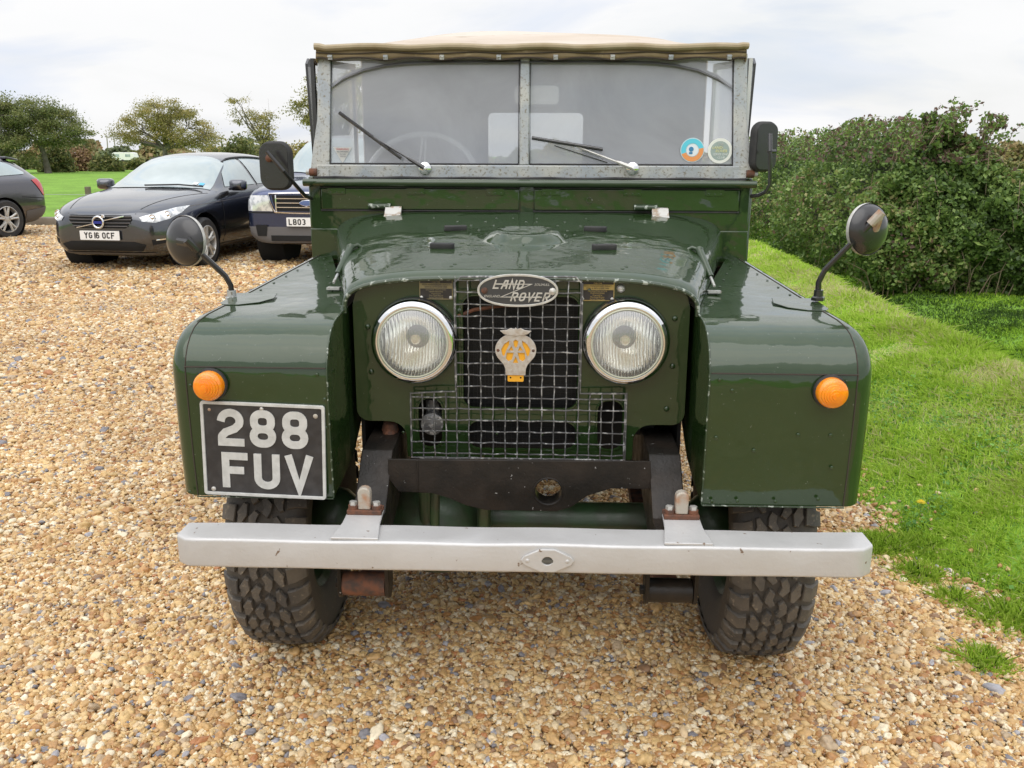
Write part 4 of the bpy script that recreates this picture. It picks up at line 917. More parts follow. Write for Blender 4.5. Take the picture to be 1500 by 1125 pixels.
PAL = [(0.0, (0.48, 0.299, 0.125)), (0.1, (0.64, 0.453, 0.215)), (0.22, (0.4, 0.203, 0.072)), (0.28, (0.55, 0.347, 0.143)), (0.42, (0.7, 0.56, 0.349)), (0.54, (0.47, 0.27, 0.111)), (0.61, (0.62, 0.424, 0.187)), (0.71, (0.78, 0.685, 0.5)), (0.79, (0.25, 0.144, 0.076)), (0.83, (0.46, 0.347, 0.223)), (0.89, (0.21, 0.202, 0.218)), (0.915, (0.62, 0.463, 0.268)), (0.965, (0.42, 0.183, 0.072)), (0.985, (0.37, 0.364, 0.392))]
def gravel_ground():
    mt, nt, out = nodes('gravel_bed'); b = nd(nt, 'ShaderNodeBsdfPrincipled'); nt.links.new(b.outputs[0], out.inputs[0])
    g = nd(nt, 'ShaderNodeTexCoord').outputs['Object']
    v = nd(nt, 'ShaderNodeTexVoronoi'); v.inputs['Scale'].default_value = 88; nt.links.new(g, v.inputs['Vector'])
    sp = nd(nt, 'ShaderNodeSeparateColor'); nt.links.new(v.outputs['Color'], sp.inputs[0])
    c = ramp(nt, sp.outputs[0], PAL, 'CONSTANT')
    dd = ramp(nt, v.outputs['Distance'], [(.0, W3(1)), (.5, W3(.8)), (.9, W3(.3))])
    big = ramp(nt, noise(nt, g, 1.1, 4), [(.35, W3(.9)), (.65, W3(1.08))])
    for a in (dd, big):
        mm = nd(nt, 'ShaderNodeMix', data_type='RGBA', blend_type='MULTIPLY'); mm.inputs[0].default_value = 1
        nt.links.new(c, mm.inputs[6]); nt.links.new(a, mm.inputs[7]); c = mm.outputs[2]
    nt.links.new(c, b.inputs['Base Color']); b.inputs['Roughness'].default_value = .7
    bp = nd(nt, 'ShaderNodeBump', invert=True); bp.inputs['Strength'].default_value = 1; bp.inputs['Distance'].default_value = .01
    nt.links.new(v.outputs['Distance'], bp.inputs['Height']); nt.links.new(bp.outputs[0], b.inputs['Normal']); return mt
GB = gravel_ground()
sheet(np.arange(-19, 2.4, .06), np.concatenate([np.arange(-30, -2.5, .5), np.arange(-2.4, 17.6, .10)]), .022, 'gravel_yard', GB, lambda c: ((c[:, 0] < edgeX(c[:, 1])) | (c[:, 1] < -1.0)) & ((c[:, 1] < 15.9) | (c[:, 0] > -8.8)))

# --- loose gravel: one scatter of stones
def in_view(x, y, mx=.35, z=0.):
    d = np.stack([x-C0.x, y-C0.y, np.full_like(x, z-C0.z)], -1)
    dz = d@np.array(fw); px = d@np.array(RT)/dz; py = d@np.array(UP)/dz
    return (dz > .1) & (np.abs(px) < 750/F+.10+mx/np.maximum(dz, .5)) & (np.abs(py) < 562.5/F+mx/np.maximum(dz, .5))
def stones_group(mt):
    ng = bpy.data.node_groups.new('stone_scatter', 'GeometryNodeTree')
    ng.interface.new_socket('Geometry', in_out='INPUT', socket_type='NodeSocketGeometry'); ng.interface.new_socket('Geometry', in_out='OUTPUT', socket_type='NodeSocketGeometry')
    N = ng.nodes.new; L_ = ng.links.new; gi = N('NodeGroupInput'); go = N('NodeGroupOutput'); g2i = N('GeometryNodeGeometryToInstance')
    for k in range(7):
        ico = N('GeometryNodeMeshIcoSphere'); ico.inputs['Radius'].default_value = 1; ico.inputs['Subdivisions'].default_value = 3 if k < 5 else 2
        pos = N('GeometryNodeInputPosition'); add = N('ShaderNodeVectorMath'); add.operation = 'ADD'; add.inputs[1].default_value = (k*7.3, k*3.1, k*5.7); L_(pos.outputs[0], add.inputs[0])
        tn = N('ShaderNodeTexNoise'); tn.inputs['Scale'].default_value = .62+.13*k; tn.inputs['Detail'].default_value = 1.5; L_(add.outputs[0], tn.inputs['Vector'])
        sub = N('ShaderNodeMath'); sub.operation = 'SUBTRACT'; sub.inputs[1].default_value = .5; L_(tn.outputs[0], sub.inputs[0])
        ml = N('ShaderNodeMath'); ml.operation = 'MULTIPLY_ADD'; ml.inputs[1].default_value = 1.5; ml.inputs[2].default_value = 1.; L_(sub.outputs[0], ml.inputs[0])
        sc_ = N('ShaderNodeVectorMath'); sc_.operation = 'SCALE'; L_(pos.outputs[0], sc_.inputs[0]); L_(ml.outputs[0], sc_.inputs['Scale'])
        sp = N('GeometryNodeSetPosition'); L_(ico.outputs[0], sp.inputs[0]); L_(sc_.outputs[0], sp.inputs['Position'])
        ss = N('GeometryNodeSetShadeSmooth'); L_(sp.outputs[0], ss.inputs[0])
        sm = N('GeometryNodeSetMaterial'); sm.inputs['Material'].default_value = mt; L_(ss.outputs[0], sm.inputs[0]); L_(sm.outputs[0], g2i.inputs[0])
    io = N('GeometryNodeInstanceOnPoints'); io.inputs['Pick Instance'].default_value = True
    L_(gi.outputs[0], io.inputs['Points']); L_(g2i.outputs[0], io.inputs['Instance'])
    for nm, ty, sk in (('idx', 'INT', 'Instance Index'), ('rot', 'FLOAT_VECTOR', 'Rotation'), ('scl', 'FLOAT_VECTOR', 'Scale')):
        a = N('GeometryNodeInputNamedAttribute'); a.data_type = ty; a.inputs[0].default_value = nm
        o_ = [q for q in a.outputs if q.enabled][0]
        if sk == 'Rotation':
            e = N('FunctionNodeEulerToRotation'); L_(o_, e.inputs[0]); o_ = e.outputs[0]
        L_(o_, io.inputs[sk])
    L_(io.outputs[0], go.inputs[0]); return ng
def stone_mat():
    mt, nt, out = nodes('flint_stones'); b = nd(nt, 'ShaderNodeBsdfPrincipled'); nt.links.new(b.outputs[0], out.inputs[0])
    a = nd(nt, 'ShaderNodeAttribute', attribute_type='INSTANCER', attribute_name='rnd')
    c = ramp(nt, a.outputs['Fac'], PAL, 'CONSTANT')
    g = nd(nt, 'ShaderNodeTexCoord').outputs['Object']
    ad = nd(nt, 'ShaderNodeVectorMath', operation='ADD'); nt.links.new(g, ad.inputs[0]); 
    sx = nd(nt, 'ShaderNodeCombineXYZ'); mlt = nd(nt, 'ShaderNodeMath', operation='MULTIPLY'); mlt.inputs[1].default_value = 400; nt.links.new(a.outputs['Fac'], mlt.inputs[0]); nt.links.new(mlt.outputs[0], sx.inputs[0]); nt.links.new(sx.outputs[0], ad.inputs[1])
    v = ramp(nt, noise(nt, ad.outputs[0], 1.6, 5, .6), [(.3, W3(.72)), (.7, W3(1.22))])
    gp = nd(nt, 'ShaderNodeNewGeometry'); v2 = ramp(nt, noise(nt, gp.outputs['Position'], .9, 5, .6), [(.35, (.84, .82, .80)), (.62, (1.07, 1.06, 1.04))])
    mm = nd(nt, 'ShaderNodeMix', data_type='RGBA', blend_type='MULTIPLY'); mm.inputs[0].default_value = 1; nt.links.new(v, mm.inputs[6]); nt.links.new(v2, mm.inputs[7]); v = mm.outputs[2]
    mm = nd(nt, 'ShaderNodeMix', data_type='RGBA', blend_type='MULTIPLY'); mm.inputs[0].default_value = 1
    nt.links.new(c, mm.inputs[6]); nt.links.new(v, mm.inputs[7]); nt.links.new(mm.outputs[2], b.inputs['Base Color'])
    b.inputs['Roughness'].default_value = .48; b.inputs['Specular IOR Level'].default_value = .5
    return mt
def pts_mesh(name, x, y, z, size, flat, extra=None):
    n = len(x); me = bpy.data.meshes.new(name); me.vertices.add(n); me.vertices.foreach_set('co', np.stack([x, y, z], -1).ravel().astype('f'))
    rot = np.stack([rng.normal(0, .28, n), rng.normal(0, .28, n), rng.uniform(0, 2*PI, n)], -1)
    scl = np.stack([size*rng.uniform(.85, 1.35, n), size*rng.uniform(.65, 1., n), size*flat*rng.uniform(.5, .85, n)], -1)
    for nm, ty, val, key in (('rot', 'FLOAT_VECTOR', rot, 'vector'), ('scl', 'FLOAT_VECTOR', scl, 'vector'), ('rnd', 'FLOAT', rng.uniform(0, 1, n), 'value'), ('idx', 'INT', rng.integers(0, 7, n), 'value')):
        at = me.attributes.new(nm, ty, 'POINT'); at.data.foreach_set(key, val.ravel().astype('i' if ty == 'INT' else 'f'))
    o = bpy.data.objects.new(name, me); COL.objects.link(o); return o
def gravel_points():
    X = []; Y = []; S = []
    for y0, y1, den, sz in ((-1.6, 1.2, 21000, .0058), (1.2, 3.2, 12500, .0068), (3.2, 7., 4200, .0093), (7., 16.2, 1150, .0140)):
        xa, xb = -(y1+1.85)*.72-1.2, min(2.2, (y1+1.85)*.62+1.2); n = int((xb-xa)*(y1-y0)*den)
        x = rng.uniform(xa, xb, n); y = rng.uniform(y0, y1, n); k = in_view(x, y, .5) & (x < edgeX(y)+rng.exponential(.05, n)-.02)
        X.append(x[k]); Y.append(y[k]); S.append(sz*np.exp(rng.normal(0, .36, k.sum())))
    # strays in the verge
    x = rng.uniform(1.2, 2.0, 900); y = rng.uniform(-.6, 2.8, 900); k = rng.random(900) < np.exp(-(x-edgeX(y))*7); X.append(x[k]); Y.append(y[k]); S.append(np.full(k.sum(), .011))
    X, Y, S = map(np.concatenate, (X, Y, S)); Z = hgt(X, Y)+.023*(X < edgeX(Y)+.06)+S*.25+rng.uniform(0, .006, len(X)); return X, Y, Z, S
SM = stone_mat(); NG = stones_group(SM)
gx, gy, gz, gs = gravel_points()
gr = pts_mesh('loose_gravel', gx, gy, gz, gs, 1.); gr['kind'] = 'stuff'; gr['label'] = 'loose tan and brown flint gravel covering the yard'; gr['category'] = 'gravel'
gr.modifiers.new('scatter', 'NODES').node_group = NG

# --- leaf-sized faces in one mesh
def face_mesh(name, V, nv, mt, rnd, kind_smooth=False):
    """V: (n, nv, 3) polygons"""
    n = V.shape[0]; me = bpy.data.meshes.new(name); me.vertices.add(n*nv); me.vertices.foreach_set('co', V.reshape(-1).astype('f'))
    me.loops.add(n*nv); me.loops.foreach_set('vertex_index', np.arange(n*nv, dtype='i')); me.polygons.add(n)
    me.polygons.foreach_set('loop_start', np.arange(0, n*nv, nv, dtype='i')); 
    try: me.polygons.foreach_set('loop_total', np.full(n, nv, dtype='i'))
    except Exception: pass
    at = me.attributes.new('rnd', 'FLOAT', 'FACE'); at.data.foreach_set('value', rnd.astype('f'))
    me.update(calc_edges=True); me.materials.append(mt); o = bpy.data.objects.new(name, me); COL.objects.link(o); return o
def leaf_mat(name, stops, transl=.35, rough=.5, tipcol=None):
    mt, nt, out = nodes(name); a = nd(nt, 'ShaderNodeAttribute', attribute_name='rnd'); c = ramp(nt, a.outputs['Fac'], stops)
    b = nd(nt, 'ShaderNodeBsdfPrincipled'); b.inputs['Roughness'].default_value = rough; b.inputs['Specular IOR Level'].default_value = .35; nt.links.new(c, b.inputs['Base Color'])
    t = nd(nt, 'ShaderNodeBsdfTranslucent'); nt.links.new(c, t.inputs[0]); mx = nd(nt, 'ShaderNodeMixShader'); mx.inputs[0].default_value = transl
    nt.links.new(b.outputs[0], mx.inputs[1]); nt.links.new(t.outputs[0], mx.inputs[2]); nt.links.new(mx.outputs[0], out.inputs[0]); return mt
def rot_frames(n, up=.0):
    d = rng.normal(size=(n, 3)); d[:, 2] += up; d /= np.linalg.norm(d, axis=1)[:, None]
    a = rng.normal(size=(n, 3)); a -= (a*d).sum(1)[:, None]*d; a /= np.linalg.norm(a, axis=1)[:, None]; return d, a, np.cross(d, a)
def leaves(name, C, size, mt, up=.3, asp=.6, rnd=None):
    n = len(C); _, a, b = rot_frames(n, up); s_ = (size*np.exp(rng.normal(0, .25, n)))[:, None]
    V = np.stack([C-a*s_, C-b*s_*asp*.8-a*s_*.1, C+a*s_, C+b*s_*asp-a*s_*.15], 1); return face_mesh(name, V, 4, mt, rng.uniform(0, 1, n) if rnd is None else rnd)
# grass blades on the verge and beyond
GRM = leaf_mat('grass_blades', [(0, (.05, .10, .02)), (.15, (.18, .32, .03)), (.30, (.36, .58, .05)), (.60, (.56, .78, .10)), (.86, (.64, .78, .18)), (1, (.78, .70, .42))], .42, .55)
def blades(name, x, y, h, w, mt, lean=.45, rnd=None, z=None):
    n = len(x); z = hgt(x, y)+np.where(x < edgeX(y)+.05, .02, 0) if z is None else z; th = rng.uniform(0, 2*PI, n); l = rng.normal(0, lean, n)*h; h = h*np.clip(1.15-.35*np.abs(l/h), .35, 1)
    dx, dy = np.cos(th), np.sin(th); px, py = -dy, dx; B = np.stack([x, y, z-.004], -1); D = np.stack([dx, dy, 0*dx], -1); Pp = np.stack([px, py, 0*dx], -1)
    T = B+D*l[:, None]; T[:, 2] += h; Mi = B+D*(l*.35)[:, None]; Mi[:, 2] += h*.6; w = w[:, None]
    V = np.stack([B-Pp*w, B+Pp*w, Mi+Pp*w*.7, T, Mi-Pp*w*.7], 1); return face_mesh(name, V, 5, mt, rng.uniform(0, 1, n) if rnd is None else rnd)
def fbm(x, y, s):
    v = 0
    for k, (a, b, c) in enumerate(((1.3, .7, 0), (-.8, 1.9, 2), (2.7, -2.1, 4), (4.1, 3.3, 1), (-6.3, 5.2, 3))): v = v+np.sin(s*(a*x+b*y)+c)/(1+k*.5)
    return v/2.6
X = []; Y = []; H = []; W_ = []; RN = []
for y0, y1, den, wf in ((-.4, 1.6, 17000, .0016), (1.6, 4, 9000, .0024), (4, 8, 4200, .0036), (8, 15, 1600, .006), (15, 26, 500, .010)):
    n = int((5.2 if y1 > 4 else 2.6)*(y1-y0)*den); x = rng.uniform(1.0, 1.0+(5.2 if y1 > 4 else 2.6), n); y = rng.uniform(y0, y1, n)
    e = x-edgeX(y); p_ = np.clip(e*5.5+.22+.55*fbm(x, y, 6), 0, 1); k = (rng.random(n) < p_) & in_view(x, y, .3, .2) & ((x < 3.2) | (y > 3)); x, y, e = x[k], y[k], e[k]
    f = fbm(x, y, 2.0); f2 = fbm(x+3, y, 6.0); h = .030+.018*f2+.012*rng.random(len(x)); h *= np.where(e < .25, .85, 1.)
    crest = np.exp(-((x-2.50)/.28)**2); h = h*(1+.85*crest); far = np.clip((x-2.58)/.35, 0, 1)
    rn = .56+.26*f+.12*fbm(x*1.3, y, 9)+rng.normal(0, .17, len(x))+.10*crest+.12*sstep(1.7, 2.3, x)*(1-far)-.46*far  # blades past the crest darkened: ditch shade put into their tone
    dry = (fbm(x+9, y*1.3, 2.6) > .38) & (x > 1.7) & (x < 3.0) & (y > 1.6); rn = np.where(dry & (rng.random(len(x)) < .55), .97, rn); h = np.where(dry, h*.6, h)
    X.append(x); Y.append(y); H.append(np.clip(h, .012, .12)); W_.append(np.full(len(x), wf)); RN.append(np.clip(rn, 0, 1))
for px_, py_, rad_, nn in ((1285, 800, .09, 1500), (1440, 968, .06, 600), (1345, 842, .07, 700), (1478, 905, .10, 1300), (1398, 878, .05, 400), (1330, 800, .10, 1200)):
    q = G(px_, py_, .03); x = q.x+rng.normal(0, rad_, nn); y = q.y+rng.normal(0, rad_, nn); X.append(x); Y.append(y); H.append(np.clip(.055*np.exp(-((x-q.x)**2+(y-q.y)**2)/(2*rad_**2))+.015*rng.random(nn), .012, .09)); W_.append(np.full(nn, .0016)); RN.append(np.clip(rng.normal(.5, .2, nn), 0, 1))
X, Y, H, W_, RN = map(np.concatenate, (X, Y, H, W_, RN))
g = blades('verge_grass', X, Y, H, W_*1.15, GRM, 1.1, RN); g['kind'] = 'stuff'; g['label'] = 'short bright green grass on the bank beside the gravel'; g['category'] = 'grass'
# clover and low broad leaves near the gravel
n = 9000; x = rng.uniform(1.3, 2.3, n); y = rng.uniform(-.2, 3.2, n); k = (fbm(x, y, 3.3) > .05) & (x-edgeX(y) > .1) & (rng.random(n) < .8); x, y = x[k], y[k]
CM = leaf_mat('clover', [(0, (.07, .18, .03)), (.6, (.14, .32, .05)), (1, (.22, .42, .08))], .3, .5)
g = leaves('clover_leaves', np.stack([x, y, hgt(x, y)+rng.uniform(.012, .03, len(x))], -1), .0075, CM, 2.5, .9); g['kind'] = 'stuff'; g['label'] = 'dark clover and low weeds among the verge grass'; g['category'] = 'clover'
# little spill of grass by the bumper end
# dandelion
q = G(1351, 722, .05)
dz_ = float(hgt(q.x, q.y)); q = G(1351, 722, dz_+.075); dz_ = float(hgt(q.x, q.y))+.03
da = empty('dandelion', 'single yellow dandelion flower in the green verge', 'flower', (q.x, q.y, dz_))
k = MB()
for ring, rr_, hh in ((0, .021, .0), (1, .016, .005), (2, .009, .009)):
    for i in range(16): t = 2*PI*(i+ring*.5)/16; k.add([(0, 0, .043+hh), (rr_*.6*math.cos(t-.12), rr_*.6*math.sin(t-.12), .046+hh), (rr_*math.cos(t), rr_*math.sin(t), .047+hh), (rr_*.6*math.cos(t+.12), rr_*.6*math.sin(t+.12), .046+hh)], [(0, 1, 2, 3)])
k.build('petals', mat('dandelion_yellow', (.85, .62, .02), .6), da, smooth=0)
k = MB(); k.tube([(0, 0, -.01), (.002, 0, .02), (0, 0, .045)], .0015, 6); k.build('stem', mat('dandelion_stem', (.15, .25, .05), .6), da)
# ================================================================== other vehicles
def evalmesh(o):
    dg = bpy.context.evaluated_depsgraph_get(); return bpy.data.meshes.new_from_object(o.evaluated_get(dg))
def hull(sta, L, name, mt, parent, arches, sub=2):
    """sta rows: s, zb, wb, zm, wm, zs, ws, z1, w1, z2, w2, zt"""
    rows = []
    for s, zb, wb, zm, wm, zs, ws, z1, w1, z2, w2, zt in sta:
        h = [(wb*.5, zb), (wb, zb), (wm, (zb+zm)/2), (wm, zm), (ws, zs), (w1, z1), (w2, z2), (w2*.55, zt-.01)]
        ring = [(0, zb)]+h+[(0, zt)]+[(-x, z) for x, z in reversed(h)]
        rows.append([(x, s, z) for x, z in ring])
    k = MB(); k.grid(rows, cu=True); n = len(rows[0])
    for r_, c in ((0, 0), (len(rows)-1, (len(rows)-1)*n)):
        # cap as ladder of quads
        idx = [c+i for i in range(n)]
        for i in range(n//2):
            a, b = idx[i], idx[(i+1) % n]; d, e = idx[-i % n], idx[(-i-1) % n]
            if i == 0: k.f.append((a, b, e))
            elif b == e: k.f.append((a, b, d))
            else: k.f.append((a, b, e, d))
    o = k.build(name, mt, None, sub=sub); me = evalmesh(o); bvh = BVHTree.FromPolygons([v.co for v in me.vertices], [tuple(p.vertices) for p in me.polygons])
    o.modifiers.clear(); o.data = me
    for (y, z, r_) in arches:
        for sx in (-1, 1):
            cb = MB(); cb.lathe([(0, -.45), (r_, -.45), (r_, .45), (0, .45)], (sx*.95, y, z), (1, 0, 0), 40); c = cb.build('cut', mt, None, smooth=0)
            md = o.modifiers.new('b', 'BOOLEAN'); md.object = c; md.operation = 'DIFFERENCE'; md.solver = 'EXACT'
            me2 = evalmesh(o); o.modifiers.clear(); o.data = me2; bpy.data.objects.remove(c)
    me = o.data; me.shade_smooth(); me.set_sharp_from_angle(angle=R(32)); o.parent = parent
    if not me.materials: me.materials.append(M[mt] if isinstance(mt, str) else mt)
    for p in me.polygons: p.material_index = 0
    return o, bvh
from mathutils.geometry import delaunay_2d_cdt
def inside(p, poly):
    c = False; n = len(poly)
    for i in range(n):
        a, b = poly[i], poly[i-1]
        if (a[1] > p[1]) != (b[1] > p[1]) and p[0] < (b[0]-a[0])*(p[1]-a[1])/(b[1]-a[1])+a[0]: c = not c
    return c
def conform(mb, poly, bvh, axis, off=.004, step=.05, side=1, th=0):
    us = [p[0] for p in poly]; vs_ = [p[1] for p in poly]; edge = []
    for i in range(len(poly)):
        a, b = Vector(poly[i]), Vector(poly[(i+1) % len(poly)]); n = max(1, int((b-a).length/step)); edge += [a+(b-a)*j/n for j in range(n)]
    pts = list(edge); u = min(us)+step*.5
    while u < max(us):
        v = min(vs_)+step*.5
        while v < max(vs_):
            if inside((u, v), poly) and min((Vector((u, v))-e).length for e in edge) > step*.35: pts.append(Vector((u, v)))
            v += step
        u += step
    m_ = len(edge); V, E_, Fc, *_ = delaunay_2d_cdt(pts, [(i, (i+1) % m_) for i in range(m_)], [], 1, 1e-6)
    out = []; ok = []
    for p in V:
        if axis == 'F': o_, d = Vector((p.x, -3, p.y)), Vector((0, 1, 0))
        elif axis == 'B': o_, d = Vector((p.x, 9, p.y)), Vector((0, -1, 0))
        elif axis == 'S': o_, d = Vector((side*3, p.x, p.y)), Vector((-side, 0, 0))
        else: o_, d = Vector((p.x, p.y, 4)), Vector((0, 0, -1))
        h, nrm, *_r = bvh.ray_cast(o_, d)
        if h is None: out.append(Vector((0, 0, 0))); ok.append(False); continue
        if nrm.dot(d) > 0: nrm = -nrm
        out.append(h+nrm*off*.5-d*off*.6); ok.append(True)
    mb.add(out, [f for f in Fc if all(ok[i] for i in f) and inside(tuple(sum((V[i] for i in f), Vector((0, 0)))/len(f)), poly)])
    return mb
def cpart(name, poly, bvh, axis, mt, parent, off=.004, step=.05, side=1, smooth=60):
    k = MB(); polys = poly if isinstance(poly[0][0], (list, tuple)) else [poly]
    for p in polys: conform(k, p, bvh, axis, off, step, side)
    return k.build(name, mt, parent, smooth=smooth)
M['volvo'] = mat('dark_grey_metallic', (.085, .090, .103), .20, metal=.9, coat=1, coat_rough=.04, bump2=.04, b2scale=2)
M['skoda'] = mat('charcoal_metallic', (.095, .093, .105), .22, metal=.85, coat=1, coat_rough=.05)
M['navy'] = mat('navy_metallic', (.035, .05, .12), .22, metal=.8, coat=1, coat_rough=.05)
M['carglass'] = mat('car_glass', (.26, .32, .325), .04, coat=1, ior=1.6, col2=(.38, .45, .455), vscale=1.6, vrange=(.35, .7))  # pale base colour stands in for sky reflected in the panes
M['trim'] = mat('black_plastic_trim', (.02, .02, .022), .5)
M['greytrim'] = mat('grey_plastic_bumper', (.12, .115, .115), .6)
M['lampglass'] = mat('headlamp_clear', (.50, .52, .53), .12, metal=.5, coat=1, col2=(.85, .86, .86), vscale=14, vrange=(.45, .55))
M['plwhite'] = mat('plate_white', (.82, .82, .80), .4); M['letter'] = mat('plate_letter', (.015, .015, .015), .5)
M['red'] = mat('red_lens', (.55, .02, .015), .15, coat=1)
M['gap'] = mat('panel_gap', (.006, .006, .006), .8)
M['well'] = mat('wheel_well', (.008, .008, .008), .9)
def road_wheel(parent, x, y, r_, w_, rim_mt, side, spokes=5, sp_w=.09):
    k = MB(); k.lathe([(r_*.62, -w_/2), (r_*.9, -w_/2), (r_*.985, -w_*.36), (r_, 0), (r_*.985, w_*.36), (r_*.9, w_/2), (r_*.66, w_/2), (r_*.62, w_*.3), (r_*.60, -w_/2)], (0, 0, 0), (1, 0, 0), 40)
    o = k.build('wheel', 'rubber', parent, smooth=40)
    k = MB(); k.lathe([(r_*.67, w_*.5), (r_*.645, w_*.52), (r_*.62, w_*.42), (r_*.6, w_*.1)], (0, 0, 0), (1, 0, 0), 40)
    for i in range(spokes):
        for d in (-.13, .13):
            t = 2*PI*i/spokes+d; a = 2*PI*i/spokes+d*1.5
            k.tube([(w_*.40, .06*math.cos(t), .06*math.sin(t)), (w_*.44, r_*.35*math.cos((t+a)/2), r_*.35*math.sin((t+a)/2)), (w_*.42, r_*.63*math.cos(a), r_*.63*math.sin(a))], [.026, .020, .022], 6)
    k.lathe([(.065, w_*.3), (.065, w_*.42), (.03, w_*.46), (0, w_*.46)], (0, 0, 0), (1, 0, 0), 20)
    k.build('wheel_rim', rim_mt, o, smooth=40)
    k = MB(); k.lathe([(0, w_*.0), (r_*.40, w_*.0), (r_*.42, -w_*.1), (0, -w_*.12)], (0, 0, 0), (1, 0, 0), 24); k.lathe([(0, -w_*.45), (r_*.61, -w_*.45)], (0, 0, 0), (1, 0, 0), 24); k.build('brake_disc', 'gap', o, smooth=30)
    o.location = (x, y, r_); o.rotation_euler = (random.uniform(0, 3), 0, 0 if side > 0 else PI); return o
def small_plate(parent, text, x, y, z, w=.52, h=.111, left=False):
    k = MB(); k.prism(rr(x-w/2, z-h/2, x+w/2, z+h/2, .008, 3), fnXZ(y), 0, .012); o = k.build('number_plate', 'plwhite', parent, smooth=0)
    k = MB(); n = len(text); cw = .046; gp = .012; tot = sum((cw*.6 if c == ' ' else cw*(.5 if c == '1' else 1)+gp) for c in text)
    word(k, text, (x-w/2+.028) if left else x-tot/2+.005, z-.0375, .075, cw, gp, .19, y-.0008, -.001, .0)
    k.build('plate_lettering', 'letter', o, smooth=0); return o
def well(parent, y, z, r_, x0, x1):
    for s in (-1, 1):
        k = MB(); k.lathe([(r_+.005, 0), (r_+.005, abs(x1-x0)), (0, abs(x1-x0))], (s*x1, y, z), (-s, 0, 0), 30); k.build('wheel_well', 'well', parent, smooth=30)

def rail(bvh, par, s, mt):
    pts = []
    for i in range(13):
        y = 2.15+1.85*i/12; h, *_r = bvh.ray_cast(Vector((s*.56, y, 4)), Vector((0, 0, -1))); pts.append((s*.56, y, h.z+(.022 if 0 < i < 12 else -.004)))
    k = MB(); k.tube(pts, .014, 8); k.build('roof_rail', mt, par)
# ---------------- grey estate car
q = P(143, 352, 8.9)
V = empty('grey_estate_car', 'dark grey estate car parked nose-out between the two other parked vehicles', 'car', (q.x+.05, 8.9, 0), -R(6.5), 'vehicles parked at the back of the yard')
sta = [(.00, .36, .36, .46, .46, .60, .46, .66, .38, .69, .28, .70), (.06, .24, .52, .46, .64, .66, .63, .745, .52, .765, .36, .77), (.25, .19, .64, .48, .78, .72, .77, .80, .64, .84, .45, .85), (.55, .18, .76, .50, .89, .80, .86, .87, .74, .91, .50, .925),
       (.95, .17, .80, .52, .93, .86, .90, .92, .78, .96, .56, .975), (1.30, .17, .80, .52, .93, .89, .905, .95, .80, .99, .62, 1.01), (1.55, .17, .80, .53, .93, .91, .905, .965, .82, 1.06, .68, 1.12), (1.95, .17, .80, .54, .93, .93, .91, .98, .83, 1.30, .64, 1.355),
       (2.30, .17, .80, .55, .93, .945, .91, .99, .84, 1.405, .60, 1.45), (2.9, .17, .80, .56, .93, .96, .91, 1.005, .84, 1.43, .59, 1.48), (3.5, .17, .80, .58, .93, .98, .91, 1.02, .83, 1.41, .58, 1.465), (4.0, .18, .79, .60, .92, 1.00, .90, 1.035, .81, 1.36, .56, 1.43),
       (4.35, .22, .77, .62, .90, 1.01, .87, 1.045, .77, 1.27, .53, 1.34), (4.55, .27, .72, .64, .86, .98, .82, 1.04, .70, 1.10, .52, 1.14), (4.63, .34, .60, .62, .74, .86, .72, .93, .60, .98, .45, 1.0)]
body, bv = hull(sta, 4.63, 'car_body', 'volvo', V, [(.90, .335, .375), (3.66, .335, .375)])
well(V, .90, .335, .375, .55, .90); well(V, 3.66, .335, .375, .55, .90)
for y in (.90, 3.66):
    for s in (-1, 1): road_wheel(V, s*.815, y, .325, .22, 'alu', s)
g_ = cpart('front_grille', [(-.40, .715), (.40, .715), (.42, .66), (.33, .56), (-.33, .56), (-.42, .66)], bv, 'F', 'gap', V, .006, .05)
k = MB()
for z in (.585, .625, .665, .70):
    w_ = .34+.07*min(1, (z-.56)/.08); n = 16
    pts = []
    for i in range(n+1):
        x = -w_+2*w_*i/n; h, *_r = bv.ray_cast(Vector((x, -2, z)), Vector((0, 1, 0))); pts.append((x, h.y-.012, z))
    k.tube(pts, .009, 6, flat=.7)
k.build('grille_slats', 'greytrim', g_, smooth=60)
h, *_r = bv.ray_cast(Vector((0, -2, .63)), Vector((0, 1, 0))); gy = h.y
k = MB(); k.tube([(.068*math.cos(2*PI*i/24), gy-.034, .632+.068*math.sin(2*PI*i/24)) for i in range(24)], .014, 8, closed=True); k.tube([(.045, gy-.034, .685), (.082, gy-.034, .715)], .013, 6); k.tube([(.058, gy-.034, .715), (.082, gy-.034, .715), (.082, gy-.034, .69)], .011, 6)
em = k.build('round_emblem', 'chrome', g_, smooth=50)
k = MB(); k.prism([(-.055, .616), (.055, .616), (.055, .648), (-.055, .648)], fnXZ(gy-.046), 0, .008); k.build('blue_bar', mat('emblem_blue', (.02, .03, .25), .3), em)
k = MB(); 
for a, b in (((-.30, .565), (-.075, .612)), ((.075, .655), (.33, .705))):
    pts = []
    for i in range(7):
        x = a[0]+(b[0]-a[0])*i/6; z = a[1]+(b[1]-a[1])*i/6; h, *_r = bv.ray_cast(Vector((x, -2, z)), Vector((0, 1, 0))); pts.append((x, h.y-.026, z))
    k.tube(pts, .009, 6)
k.build('diagonal_bar', 'chrome', em)
small_plate(V, 'YG16 OCF', 0, gy-.035, .475)
cpart('lower_intake', [(-.42, .40), (.42, .40), (.56, .36), (.50, .285), (-.50, .285), (-.56, .36)], bv, 'F', 'gap', V, .006)
cpart('front_splitter', [(-.60, .262), (.60, .262), (.60, .235), (-.60, .235)], bv, 'F', 'greytrim', V, .008)
